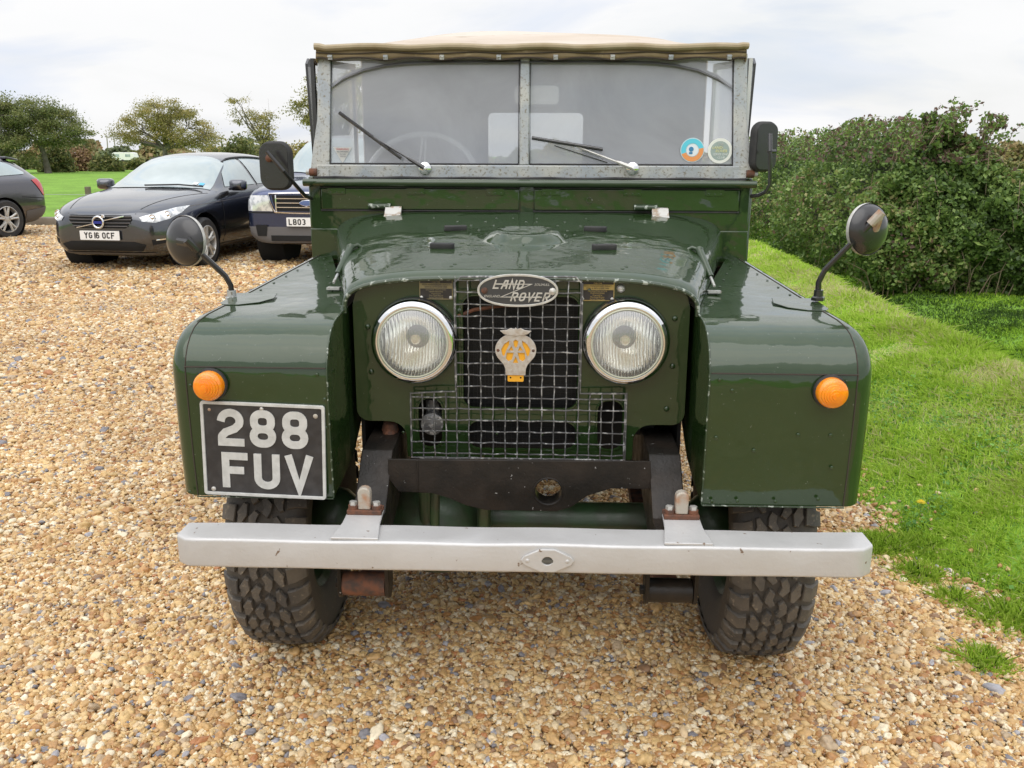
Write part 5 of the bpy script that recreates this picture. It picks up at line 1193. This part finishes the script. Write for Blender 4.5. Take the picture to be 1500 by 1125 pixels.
for s in (-1, 1):
    cpart('side_intake', [(s*.62, .42), (s*.80, .44), (s*.80, .395), (s*.62, .355)], bv, 'F', 'gap', V, .006, .04)
    cpart('running_lamp', [(s*.66, .425), (s*.80, .440), (s*.80, .425), (s*.66, .41)], bv, 'F', 'chrome', V, .010, .03)
    hl_ = cpart('headlamp', [(s*.50, .69), (s*.53, .645), (s*.66, .625), (s*.76, .665), (s*.82, .73), (s*.835, .81), (s*.77, .795), (s*.66, .745)], bv, 'F', 'lampglass', V, .008, .03)
    k = MB()
    for x, z, r_ in ((.63, .685, .042), (.74, .715, .045)):
        h, *_r = bv.ray_cast(Vector((s*x, -2, z)), Vector((0, 1, 0)))
        if h: k.lathe([(r_, 0), (r_*.92, .012), (r_*.6, .004), (r_*.3, .012), (0, .016)], (h.x, h.y-.008, h.z), (s*.25, -1, .1), 20)
    k.build('projector', 'chrome', hl_, smooth=50)
cpart('windscreen', [(-.76, 1.38), (-.5, 1.25), (0, 1.21), (.5, 1.25), (.76, 1.38), (.60, 2.16), (.3, 2.22), (-.3, 2.22), (-.60, 2.16)], bv, 'T', 'carglass', V, .006, .08)
k = MB(); k.tube([(.70, 1.31, 1.02), (.35, 1.30, 1.045), (-.1, 1.24, 1.035)], .010, 6); k.build('car_wiper', 'trim', V)
k = MB(); k.box(.50, .58, 1.42, 1.44, 1.062, 1.075); 
cpart('windscreen_sticker', [(.50, 1.40), (.56, 1.40), (.56, 1.47), (.50, 1.47)], bv, 'T', 'plwhite', V, .014, .03)
cpart('blue_windscreen_sticker', [(.58, 1.41), (.64, 1.42), (.64, 1.49), (.58, 1.48)], bv, 'T', mat('sticker_cyan', (.10, .45, .75), .4), V, .014, .03)
for s in (-1, 1):
    cpart('front_side_window', [(1.72, 1.005), (1.92, 1.19), (2.20, 1.335), (2.52, 1.385), (2.60, 1.385), (2.60, 1.02), (2.2, 1.01)], bv, 'S', 'carglass', V, .008, .06, s)
    cpart('rear_side_window', [(2.68, 1.02), (2.68, 1.385), (3.10, 1.385), (3.50, 1.365), (3.56, 1.05), (3.1, 1.03)], bv, 'S', 'carglass', V, .008, .06, s)
    cpart('quarter_window', [(3.62, 1.06), (3.57, 1.36), (3.86, 1.33), (4.10, 1.26), (4.16, 1.14)], bv, 'S', 'carglass', V, .008, .06, s)
    for a, b in (((1.38, .30), (1.42, .95)), ((2.64, .28), (2.64, 1.02)), ((3.42, .62), (3.60, 1.0))):
        cpart('door_gap', [a, (a[0]+.014, a[1]), (b[0]+.014, b[1]), b], bv, 'S', 'gap', V, .003, .08, s)
    cpart('shoulder_line', [(.6, .795), (4.2, .93), (4.2, .938), (.6, .803)], bv, 'S', 'greytrim', V, .0015, .1, s)
    for y in (2.40, 3.36):
        h, *_r = bv.ray_cast(Vector((s*3, y, .86)), Vector((-s, 0, 0)))
        k = MB(); k.tube([(h.x, y-.085, .86), (h.x+s*.035, y-.07, .862), (h.x+s*.035, y+.07, .864), (h.x, y+.085, .865)], .013, 8); k.build('door_handle', 'volvo' if y > 3 else 'chrome', V)
    k = MB(); c = Vector((s*.99, 1.74, 1.03)); rows = []
    for yy, sc_ in ((-.085, .25), (-.07, .7), (-.03, 1), (.04, 1), (.055, .9)): rows.append([c+Vector((u*.115*sc_, yy, v*.075*sc_)) for u, v in rr(-1, -1, 1, 1, .55)])
    k.grid(rows, cu=True); n_ = len(rows[0]); k.f.append(tuple(range(n_))); k.f.append(tuple(range(4*n_, 5*n_))); k.tube([(s*.86, 1.74, .985), (s*.93, 1.74, .985)], .025, 8)
    k.build('side_mirror', 'volvo', V, smooth=50)
    rail(bv, V, s, 'trim')
    cpart('sill_trim', [(1.35, .20), (3.22, .20), (3.22, .27), (1.35, .27)], bv, 'S', 'greytrim', V, .004, .08, s)
for s in (-1, 1):
    cpart('bonnet_gap', [(s*.44, .06), (s*.45, .06), (s*.80, 1.24), (s*.79, 1.24)], bv, 'T', 'gap', V, .002, .1)

# ---------------- charcoal estate seen from its rear quarter (tail to the right)
q = G(22, 350, 0)
S = empty('charcoal_estate_car', 'charcoal estate car at the left edge, only its rear quarter and silver wheel showing', 'car', (0, 0, 0), 0, 'vehicles parked at the back of the yard')
body, bs = hull(sta, 4.63, 'car_body', 'skoda', S, [(.90, .335, .375), (3.66, .335, .375)])
well(S, .90, .335, .375, .55, .90); well(S, 3.66, .335, .375, .55, .90)
for y in (.90, 3.66):
    for s in (-1, 1): road_wheel(S, s*.825, y, .335, .23, 'alu', s, 5)
for s in (-1, 1):
    cpart('rear_side_window', [(2.68, 1.02), (2.68, 1.385), (3.10, 1.385), (3.50, 1.365), (3.50, 1.05), (3.1, 1.03)], bs, 'S', 'carglass', S, .008, .06, s)
    cpart('front_side_window', [(1.72, 1.005), (1.92, 1.19), (2.20, 1.335), (2.52, 1.385), (2.60, 1.385), (2.60, 1.02), (2.2, 1.01)], bs, 'S', 'carglass', S, .008, .06, s)
    cpart('quarter_window', [(3.56, 1.06), (3.54, 1.36), (3.86, 1.33), (4.06, 1.26), (4.28, 1.12), (4.24, 1.09)], bs, 'S', 'carglass', S, .008, .06, s)
    cpart('tail_lamp', [(4.30, .99), (4.44, 1.01), (4.60, .84), (4.60, .70), (4.50, .72), (4.40, .86)], bs, 'S', 'red', S, .010, .04, s)
    cpart('bumper_skirt', [(4.08, .46), (4.55, .52), (4.62, .36), (4.5, .28), (4.08, .22)], bs, 'S', 'greytrim', S, .005, .05, s)
    for a, b in (((2.64, .28), (2.64, 1.02)), ((3.30, .42), (3.50, 1.0)), ((4.02, .70), (4.50, .66))):
        cpart('body_gap', [a, (a[0]+.014, a[1]+.012), (b[0]+.014, b[1]+.012), b], bs, 'S', 'gap', S, .003, .08, s)
    rail(bs, S, s, 'greytrim')
k = MB(); h, *_r = bs.ray_cast(Vector((0, 4.2, 4)), Vector((0, 0, -1))); k.prism([(-.52, 4.10), (.52, 4.10), (.46, 4.40), (-.46, 4.40)], lambda u, v, d: (u, v, h.z-(v-4.20)*.16+d), -.03, .012); k.build('roof_spoiler', 'skoda', S, bevel=.01)
cpart('windscreen', [(-.76, 1.38), (0, 1.21), (.76, 1.38), (.60, 2.16), (-.60, 2.16)], bs, 'T', 'carglass', S, .006, .1)
cpart('rear_window', [(-.5, 4.40), (.5, 4.40), (.56, 4.58), (-.56, 4.58)], bs, 'T', 'carglass', S, .008, .06)
# its +x side faces the viewer; length runs along world X
a_ = -R(20)
S.rotation_euler = (0, 0, a_)
wc = Matrix.Rotation(a_, 4, 'Z')@Vector((.88, 3.66, 0)); S.location = (q.x-wc.x-.12, q.y-wc.y, 0)

# ---------------- navy pickup
q = P(452, 335, 9.6)
Fd = empty('navy_pickup', 'navy blue pickup with chrome grille surround, half hidden behind the green car', 'pickup', (q.x+.02, 9.55, 0), -R(2), 'vehicles parked at the back of the yard')
stf = [(.00, .36, .60, .56, .74, .84, .74, .92, .66, .96, .45, .965), (.06, .30, .70, .58, .82, .88, .82, .985, .74, 1.02, .52, 1.03), (.30, .30, .74, .62, .87, .94, .86, 1.02, .78, 1.06, .56, 1.075), (.80, .42, .76, .70, .875, .98, .87, 1.06, .80, 1.09, .60, 1.11), (1.25, .42, .76, .70, .875, 1.02, .87, 1.08, .81, 1.12, .64, 1.15),
       (1.45, .42, .76, .70, .875, 1.04, .87, 1.10, .82, 1.18, .70, 1.22), (1.80, .42, .76, .70, .875, 1.06, .87, 1.12, .83, 1.56, .68, 1.61), (2.1, .42, .76, .70, .875, 1.07, .87, 1.13, .84, 1.66, .66, 1.72), (2.9, .42, .76, .70, .875, 1.07, .87, 1.13, .84, 1.68, .65, 1.75), (3.40, .42, .76, .70, .875, 1.07, .87, 1.13, .84, 1.66, .65, 1.72),
       (3.55, .42, .76, .70, .875, 1.07, .87, 1.10, .84, 1.14, .70, 1.15), (4.9, .46, .76, .70, .87, 1.07, .86, 1.10, .83, 1.11, .6, 1.11), (5.05, .50, .70, .70, .84, 1.05, .83, 1.08, .80, 1.09, .6, 1.09)]
body, bf = hull(stf, 5.05, 'pickup_body', 'navy', Fd, [(.85, .40, .44), (3.95, .40, .44)])
well(Fd, .85, .40, .44, .50, .85); well(Fd, 3.95, .40, .44, .50, .85)
for y in (.85, 3.95):
    for s in (-1, 1): road_wheel(Fd, s*.755, y, .375, .245, 'alu', s, 6)
gr_ = cpart('front_grille', [(-.47, .935), (.47, .935), (.42, .735), (-.42, .735)], bf, 'F', 'gap', Fd, .008)
k = MB()
def onf(x, z, o_): h, *_r = bf.ray_cast(Vector((x, -2, z)), Vector((0, 1, 0))); return (x, h.y-o_, z)
k.tube([onf(x, z, .016) for x, z in ((-.50, .955), (-.25, .965), (0, .968), (.25, .965), (.50, .955), (.49, .85), (.43, .72), (.2, .712), (0, .71), (-.2, .712), (-.43, .72), (-.49, .85))], .021, 8, closed=True, flat=.6)
k.tube([onf(-.41, z, .016) for z in (.73, .80, .87, .94)], .014, 6); k.tube([onf(.41, z, .016) for z in (.73, .80, .87, .94)], .014, 6)
for z in (.785, .84, .895): k.tube([onf(-.40+.8*i/8, z, .014) for i in range(9)], .010, 6)
k.build('grille_surround', 'chrome', gr_, smooth=50)
k = MB(); gy = onf(0, .84, 0)[1]
k.lathe([(1.0, 0), (.9, .012), (0, .016)], (0, 0, 0), (0, -1, 0), 32); k.v = [(v[0]*.105, gy-.03+v[1], .84+v[2]*.042) for v in k.v]; em = k.build('oval_emblem', 'chrome', gr_, smooth=50)
k = MB(); k.lathe([(1.0, 0), (0, .002)], (0, 0, 0), (0, -1, 0), 32); k.v = [(v[0]*.092, gy-.047+v[1], .84+v[2]*.033) for v in k.v]; em2 = k.build('emblem_field', mat('oval_blue', (.10, .15, .32), .3), em, smooth=50)
small_plate(Fd, 'LB03', -.015, onf(0, .60, .05)[1], .605, left=True)
cpart('bumper_skirt', [(-.86, .54), (.86, .54), (.80, .34), (-.80, .34)], bf, 'F', 'greytrim', Fd, .012)
cpart('lower_intake', [(-.50, .43), (.50, .43), (.50, .36), (-.50, .36)], bf, 'F', 'gap', Fd, .018)
for s in (-1, 1):
    cpart('fog_recess', [(s*.54, .56), (s*.70, .56), (s*.68, .42), (s*.56, .42)], bf, 'F', 'gap', Fd, .018, .04)
    cpart('headlamp', [(s*.52, .935), (s*.84, .925), (s*.86, .75), (s*.80, .735), (s*.46, .735)], bf, 'F', 'lampglass', Fd, .010, .04)
    cpart('side_window', [(1.62, 1.18), (1.92, 1.56), (2.15, 1.62), (2.15, 1.18)], bf, 'S', 'carglass', Fd, .010, .06, s)
    cpart('rear_side_window', [(2.25, 1.18), (2.25, 1.62), (3.1, 1.62), (3.1, 1.18)], bf, 'S', 'carglass', Fd, .010, .06, s)
    k = MB(); c = Vector((s*1.0, 1.62, 1.20)); rows = []
    for yy, sc_ in ((-.07, .3), (-.055, .8), (-.02, 1), (.04, 1), (.05, .9)): rows.append([c+Vector((u*.09*sc_, yy, v*.11*sc_)) for u, v in rr(-1, -1, 1, 1, .4)])
    k.grid(rows, cu=True); n_ = len(rows[0]); k.f.append(tuple(range(n_))); k.f.append(tuple(range(4*n_, 5*n_))); k.tube([(s*.86, 1.62, 1.12), (s*.95, 1.62, 1.14)], .025, 8); k.build('side_mirror', 'trim', Fd, smooth=50)
cpart('bumper_gap', [(-.86, .722), (.86, .722), (.86, .708), (-.86, .708)], bf, 'F', 'gap', Fd, .006)
cpart('windscreen', [(-.76, 1.47), (-.4, 1.36), (.4, 1.36), (.76, 1.47), (.64, 1.98), (.3, 2.02), (-.3, 2.02), (-.64, 1.98)], bf, 'T', 'carglass', Fd, .008, .08)

# ================================================================== trees and hedges
BARK = mat('bark', (.10, .085, .065), .9, col2=(.17, .16, .13), vscale=3, bump=.6, bscale=12)
OAK = leaf_mat('oak_leaves', [(0, (.15, .155, .06)), (.35, (.28, .265, .09)), (.65, (.42, .36, .13)), (.88, (.52, .42, .17)), (1, (.50, .35, .17))], .4, .6)
DOAK = leaf_mat('green_leaves', [(0, (.09, .12, .05)), (.4, (.17, .20, .075)), (.75, (.27, .28, .10)), (1, (.40, .35, .14))], .4, .6)
def tree(name, label, loc, blobs, K, nl, leaf, mt, trunk=.22, lean=(0, 0), sig=.4, group='trees across the field', bare=0):
    t = empty(name, label, 'tree', loc, 0, group); cents = []
    vol = np.array([b[3]*b[4]*b[5] for b in blobs]); vol = vol/vol.sum()
    for _ in range(K):
        b = blobs[rng.choice(len(blobs), p=vol)]; d = rng.normal(size=3); d /= np.linalg.norm(d); r_ = rng.uniform(.35, 1)**.5
        cents.append((b[0]+b[3]*d[0]*r_, b[1]+b[4]*d[1]*r_, b[2]+b[5]*d[2]*r_))
    cents = np.array(cents); base = Vector((0, 0, -.1)); zc = min(b[2]-b[5]*.5 for b in blobs); fork = Vector((lean[0]*.5, lean[1]*.5, max(.6, zc*.8)))
    k = MB(); k.tube([base, base+(fork-base)*.5+Vector((.05, 0, 0)), fork], [trunk*1.2, trunk*.9, trunk*.8], 8)
    limbs = []
    for b in blobs:
        for _ in range(3):
            e = Vector((b[0]+rng.uniform(-.5, .5)*b[3], b[1]+rng.uniform(-.5, .5)*b[4], b[2]+rng.uniform(-.3, .4)*b[5])); mid = fork+(e-fork)*.5+Vector((rng.normal(0, .2), rng.normal(0, .2), rng.normal(0, .15)))
            pts = [fork, fork+(mid-fork)*.5+Vector((0, 0, .1)), mid, e]; k.tube(pts, [trunk*.6, trunk*.45, trunk*.32, trunk*.12], 6); limbs += [mid, e, (mid+e)/2]
    for c in cents:
        c = Vector(c); n = min(limbs, key=lambda p: (p-c).length); m_ = (n+c)/2+Vector((0, 0, rng.normal(0, .12))); k.tube([n, m_, c], [trunk*.13, trunk*.08, trunk*.03], 4)
    for _ in range(bare):
        c = Vector(cents[rng.integers(K)]); d = Vector(rng.normal(size=3)); d.z = abs(d.z); d.normalize(); k.tube([c, c+d*.5, c+d*1.1+Vector((0, 0, .1))], [trunk*.06, trunk*.04, trunk*.02], 4)
    k.build('trunk', BARK, t, smooth=60)
    ci = rng.integers(0, K, nl); sg = sig*rng.uniform(.5, 1.3, K)[ci]
    C = cents[ci]+rng.normal(size=(nl, 3))*sg[:, None]*np.array([1.15, 1.15, .6]); C = C[C[:, 2] > .3]
    cr_ = rng.uniform(0, 1, K)[ci][:len(C)]; r_ = np.clip(.55*rng.uniform(0, 1, len(C))+.45*cr_, 0, 1)
    o = leaves('crown', C, leaf, mt, .4, .7, r_); o.parent = t; return t
def base(x, d): p = G(x, 262, 0); s_ = (d-C0.y)/(p.y-C0.y); return (C0.x+(p.x-C0.x)*s_, d, 0)
tree('oak_tree', 'round golden-green oak standing alone behind the grey estate', base(243, 74), [(-1.2, 0, 3.6, 2.6, 2.5, 1.5), (1.6, .3, 3.5, 2.6, 2.3, 1.4), (.2, 0, 4.9, 2.4, 2.2, 1.0), (3.2, 0, 2.8, 1.3, 1.5, .9), (-3.2, 0, 2.9, 1.0, 1.2, .8)], 110, 26000, .058, OAK, .26, (.3, 0), .34)
tree('oak_tree', 'dark spreading oak, second tree from the left edge', base(72, 68), [(-.8, 0, 3.4, 2.2, 2.2, 1.7), (1.2, 0, 3.6, 2.1, 2.2, 1.5), (.0, 0, 4.8, 1.8, 2, .8), (2.5, .2, 2.9, .9, 1.4, .8)], 100, 26000, .06, DOAK, .24, (-.6, 0), .34)
tree('oak_tree', 'tall dark tree cut off by the left edge', base(8, 66), [(-.6, 0, 3.3, 2.0, 2, 2.2), (.6, 0, 4.4, 1.7, 2, 1.2), (-1.5, 0, 5, 1.7, 2, 1.0), (.9, 0, 1.9, 1.5, 1.8, 1.2)], 95, 24000, .06, DOAK, .26, (0, 0), .35)
tree('leaning_tree', 'thin half-bare leaning tree above the grey estate roof', base(392, 70), [(-1.9, 0, 5.2, .8, .8, .75), (-1.1, 0, 4.1, .95, .9, .7), (-.1, 0, 3.0, 1.2, 1, .9), (.3, 0, 4.2, .7, .7, .5)], 48, 4500, .055, OAK, .17, (-.5, 0), .26, bare=50)
tree('tall_tree', 'tall yellow-green tree seen beside and through the windscreen', base(500, 56), [(-.9, 0, 5.2, 1.4, 1.5, 1.3), (-1.9, 0, 3.9, 1.1, 1.4, 1.3), (.3, 0, 4.4, 1.5, 1.6, 1.6), (1.3, 0, 5.5, 1.2, 1.4, 1.2), (.2, 0, 3.0, 1.6, 1.5, 1.0)], 85, 20000, .06, OAK, .24, (0, 0), .32, bare=20)
def bush(name, label, cat, x, d, w_, h_, dp, nl, leaf, mt, group=None, z0=0):
    b = base(x, d); C = rng.normal(size=(nl, 3)); C /= np.linalg.norm(C, axis=1)[:, None]; C *= rng.uniform(.5, 1.05, nl)[:, None]
    C[:, 2] = np.abs(C[:, 2]); f = 1+.18*np.sin(C[:, 0]*9+x)*np.cos(C[:, 1]*7+2*C[:, 2]*4); C *= f[:, None]; C *= np.array([w_/2, dp/2, h_]); C[:, 2] += .02
    o = leaves(name, C, leaf, mt, .3, .75); o.location = b; tag(o, label, cat, group); return o
BRN = leaf_mat('brown_shrub', [(0, (.18, .11, .07)), (.6, (.32, .20, .11)), (1, (.36, .28, .12))], .2, .7)
bush('shrub', 'reddish-brown shrub at the far edge of the field', 'shrub', 118, 77, 3.6, 1.9, 2, 3000, .12, BRN)
bush('shrub', 'pale green bush below the dark spreading oak', 'shrub', 84, 72, 3.0, 2.2, 2, 3500, .11, DOAK)
bush('clipped_hedge', 'dark clipped hedge right of the brown shrub', 'hedge', 158, 76, 3.0, 1.3, 1.5, 3500, .10, DOAK)
bush('shrub', 'dark evergreen bush between the oak and the leaning tree', 'shrub', 352, 80, 4.2, 3.0, 2, 3500, .12, DOAK)
bush('shrub', 'small yellowing bush right of the golden oak', 'shrub', 315, 84, 3.2, 2.3, 2, 2200, .12, OAK)
bush('shrub', 'low bush in front of the trees behind the pickup', 'shrub', 440, 80, 4, 2.4, 2, 2500, .12, OAK)
# distant woodland band
n = 90000; X = []; Z = []; Yw = []; T = []
xs = rng.uniform(-230, 190, n); hh = 2.7+.7*np.sin(xs*.11)+.9*np.sin(xs*.31+1)+.7*np.sin(xs*.83)+.4*np.sin(xs*1.9); zc = hh*rng.uniform(0, 1, n)**.75
yy = 175+10*np.sin(xs*.05)+rng.uniform(-3, 3, n)+zc*.4
rn = np.clip(.45+.3*np.sin(xs*.23)+.2*np.sin(xs*.61+2)+rng.normal(0, .15, n), 0, 1)
WDM = leaf_mat('distant_foliage', [(0, (.14, .17, .10)), (.35, (.22, .25, .12)), (.6, (.34, .29, .13)), (.8, (.38, .25, .14)), (1, (.32, .33, .14))], .2, .8)
o = leaves('distant_woodland', np.stack([xs, yy, zc], -1), .42, WDM, .2, .9, rn); tag(o, 'hazy band of autumn woodland along the horizon', 'woodland', None, 'stuff')
# far hedgerow nearer, low
n = 60000; xs = rng.uniform(-75, 5, n); hh = 1.0+.3*np.sin(xs*.5)+.25*np.sin(xs*1.7)+.15*np.sin(xs*4.1); zc = hh*rng.uniform(0, 1, n); yy = 86+rng.uniform(-.6, .6, n)+.03*xs
o = leaves('field_hedgerow', np.stack([xs, yy, zc], -1), .12, DOAK, .2, .8); tag(o, 'low ragged hedgerow along the far side of the field', 'hedgerow', None, 'stuff')
n = 50000; xs = rng.uniform(20, 150, n); hh = 1.2+.3*np.sin(xs*.5)+.25*np.sin(xs*1.1); zc = hh*rng.uniform(0, 1, n); yy = 120+rng.uniform(-1, 1, n)
o = leaves('right_hedgerow', np.stack([xs, yy, zc], -1), .22, DOAK, .2, .8); tag(o, 'thin dark hedgerow beyond the bright field on the right', 'hedgerow', None, 'stuff'); o.name = 'low_hedgerow'

# bramble hedge on the right
n = 1100000
hx_ = np.concatenate([rng.uniform(3.6, 8.6, n), rng.uniform(3.4, 6.2, n)]); hy_ = np.concatenate([rng.uniform(8.6, 10.9, n), 9+15*rng.random(n)**1.6]); hz_ = rng.uniform(-.58, 2.1, 2*n)
def hedge_d(x, y, z):
    top = 1.12-.58*np.clip(x-5.6, 0, 9)+.52*np.exp(-((x-4.6)/.75)**2)*np.exp(-((y-10)/3.5)**2)+.52*np.exp(-((x-5.35)/.6)**2)+.22*sstep(10, 14, y)+.12*np.sin(x*2.6)+.10*np.sin(y*1.1+x)
    gz = -.25; hrel = np.clip((z-gz)/1.9, 0, 1)
    front = 9.35+.30*np.sin(x*1.9)+.12*np.sin(x*5)-.42*np.sin(PI*np.clip(hrel*1.1, 0, 1))+.55*hrel**2
    left = 4.12+.045*(y-9)+.22*np.sin(y*1.3)+.10*np.sin(y*3.1)-.30*np.sin(PI*np.clip(hrel*1.1, 0, 1))+.45*hrel**2
    d = np.minimum(np.minimum(x-left, y-front), top-z)
    lump = -.10+.22*np.sin(x*6.1+z*3)*np.sin(y*5.3+1)*np.cos(z*6.7)+.09*np.sin(x*13+1)*np.sin(z*14+y*3)+.06*np.sin(x*27)*np.sin(z*25)*np.sin(y*23)
    return d+lump
dd = hedge_d(hx_, hy_, hz_); k_ = (dd > 0) & (dd < .40) & (rng.random(len(dd)) < .62*np.exp(-dd*2.5)) & (hz_ > hgt(hx_, hy_)+.02); C = np.stack([hx_, hy_, hz_], -1)[k_]; dd = dd[k_]

BRM = leaf_mat('bramble_leaves', [(0, (.055, .095, .03)), (.30, (.115, .19, .05)), (.60, (.19, .29, .07)), (.80, (.29, .39, .11)), (.88, (.40, .38, .16)), (.94, (.24, .15, .09)), (1, (.13, .085, .095))], .35, .4)
nC = len(C); rn = np.clip(rng.uniform(0, 1, nC)*.75+.15*np.sin(C[:, 0]*3+C[:, 2]*2)+.12, 0, 1); purple = (C[:, 2] > 1.35) & (rng.random(nC) < .25); rn[purple] = .97
HE = empty('bramble_hedge', 'tall tangled bramble hedge beyond the grass bank on the right', 'hedge', (0, 0, 0))
o = leaves('bramble_foliage', C, .029, BRM, .5, .75, rn); o.parent = HE
# dark filler core added behind the leaves against see-through
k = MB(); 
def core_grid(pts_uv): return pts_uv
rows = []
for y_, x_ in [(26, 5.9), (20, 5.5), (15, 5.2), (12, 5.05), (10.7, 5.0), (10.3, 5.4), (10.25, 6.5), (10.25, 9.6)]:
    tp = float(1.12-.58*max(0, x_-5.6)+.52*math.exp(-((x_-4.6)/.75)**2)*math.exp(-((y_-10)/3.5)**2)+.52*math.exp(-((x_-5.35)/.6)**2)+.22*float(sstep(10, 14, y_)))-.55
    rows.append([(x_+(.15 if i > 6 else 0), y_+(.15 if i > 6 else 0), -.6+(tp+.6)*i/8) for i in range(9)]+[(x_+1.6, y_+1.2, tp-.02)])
k.grid(rows); k.build('dark_core', mat('hedge_inside', (.018, .022, .010), .95, col2=(.05, .06, .022), vscale=14, bump=1, bscale=25), HE, smooth=60)
k = MB(); LC = []
for i in range(420):
    j = rng.integers(nC); p = Vector(C[j]); 
    if p.y > 15: continue
    d = Vector((rng.normal(0, .5), -abs(rng.normal(0, .5)), rng.normal(.2, .7))).normalized(); l = rng.uniform(.2, .55)
    k.tube([p-d*l*.5, p+Vector((0, 0, .05)), p+d*l*.5-Vector((0, 0, .06))], [.005, .004, .002], 4)
for i in range(90):     # lower bare stems
    x_ = rng.uniform(4.1, 8.5); y_ = 9.35+.3*math.sin(x_*1.9)+rng.uniform(-.1, .3); z_ = float(hgt(x_, y_)); l = rng.uniform(.3, .7); a = rng.uniform(-.7, .7)
    k.tube([(x_, y_, z_-.02), (x_+a*l*.4, y_-.05, z_+l*.6), (x_+a*l, y_-.1, z_+l*.8)], [.007, .006, .003], 4)
for i in range(46):     # sprays above the top
    t = rng.uniform(0, 1); x_ = 4.2+1.5*t; y_ = rng.uniform(9.3, 10.2)
    if i > 30: x_ = rng.uniform(4.3, 5.3); y_ = rng.uniform(11, 17)
    tp = float(1.08+.52*math.exp(-((x_-4.6)/.75)**2)*math.exp(-((y_-10)/3.5)**2)+.52*math.exp(-((x_-5.35)/.6)**2)+.22*float(sstep(10, 14, y_))); d = Vector((rng.uniform(-.2, .7), 0, 1)).normalized(); l = rng.uniform(.05, .22)
    p0 = Vector((x_, y_, tp-.15)); p1 = p0+d*(l+.15); p2 = p1+Vector((d.x*.8+.1, 0, .25)).normalized()*l*.6
    k.tube([p0, p1, p2], [.005, .004, .002], 4)
    for s_ in np.linspace(.25, 1, 22):
        q_ = p0+(p1-p0)*s_*1.6 if s_ < .62 else p1+(p2-p1)*((s_-.62)/.38); LC.append(np.array(q_)+rng.normal(0, .022, 3)); LC.append(np.array(q_)+rng.normal(0, .03, 3))
k.build('bramble_stems', mat('bramble_cane', (.17, .12, .075), .8, col2=(.22, .18, .12), vscale=5), HE)['kind'] = 'stuff'
LC = np.array(LC); o = leaves('spray_leaves', LC, .024, BRM, .3, .7, np.where(rng.random(len(LC)) < .3, .97, rng.uniform(.3, .8, len(LC)))); o.parent = HE

# ---------------- timber edging, posts, poles, caravans
WD = mat('weathered_timber', (.16, .13, .095), .9, col2=(.24, .21, .165), vscale=3, bump=.6, bscale=30)
x_ = -18.2; i = 0
while x_ < -7.0:
    k = MB(); k.prism(rr(-.09, 0, .09, .20, .03, 3), lambda u, v, d: (d, u, v), 0, 2.36); o = k.build('timber_sleeper', WD, None, smooth=30)
    o.location = (x_, 16.02+.02*math.sin(i*2.3), .0); o.rotation_euler = (0, 0, .006*math.sin(i)); tag(o, 'weathered timber sleeper edging the gravel yard along the green field', 'sleeper', 'timber sleepers along the yard edge'); x_ += 2.40; i += 1
pts = []
for i in range(5):
    b = G(128, 272, .60); xx = b.x-10+i*5.0; k = MB(); k.prism(rr(-.065, -.065, .065, .065, .02, 3), lambda u, v, d: (u, v, d), -.1, .58+.02*math.sin(i*3)); k.add([(-.05, -.05, .6), (.05, -.05, .6), (.05, .05, .6), (-.05, .05, .6)], [(0, 1, 2, 3)])
    o = k.build('fence_post', WD, None, smooth=30, bevel=.01); o.location = (xx, b.y, 0); tag(o, 'short square timber post carrying a wire along the field', 'post', 'low posts in the field'); pts.append(Vector((xx, b.y-.07, .36)))
k = MB(); k.tube(pts, .006, 5); o = k.build('fence_wire', 'galv'); tag(o, 'thin wire strung between the low field posts', 'wire')
PW = mat('pole_wood', (.30, .27, .23), .9)
b = base(168, 300)
t = empty('power_pole', 'twin wooden power pole with crossarm between the two oaks', 'power pole', b)
for dx in (-1.15, 1.15): k = MB(); k.tube([(dx*1.25, 0, -.2), (dx, 0, 7.6)], [.22, .17], 8); k.build('pole', PW, t)
k = MB(); k.box(-1.7, 1.7, -.15, .15, 7.0, 7.25); k.build('crossarm', PW, t)
for dx in (-1.5, 0, 1.5): k = MB(); k.tube([(dx, 0, 7.25), (dx, 0, 7.7)], .12, 6); k.build('insulator', PW, t)
for x, lb in ((101, 'white caravan roof showing left of the brown shrub'), (187, 'white caravan showing left of the golden oak')):
    b = base(x, 160); t = empty('white_caravan', lb, 'caravan', b, 0, 'far-off white caravans')
    k = MB(); k.prism([(-2.0, .45), (2.0, .45), (2.05, 1.0), (1.8, 1.72), (1.3, 1.82), (-1.6, 1.82), (-1.95, 1.6), (-2.05, 1.0)], lambda u, v, d: (u, d, v), -1, 1); k.build('caravan_body', 'plwhite', t, smooth=0, bevel=.06)
    for wx in (-1.1, .9): k = MB(); k.box(wx-.45, wx+.45, -1.03, -.99, 1.05, 1.5); k.build('caravan_window', 'carglass', t)
    k = MB(); k.lathe([(0, .1), (.3, .1), (.3, -.1), (0, -.1)], (-.1, -.95, .3), (0, 1, 0), 16); k.build('wheel', 'rubber', t)
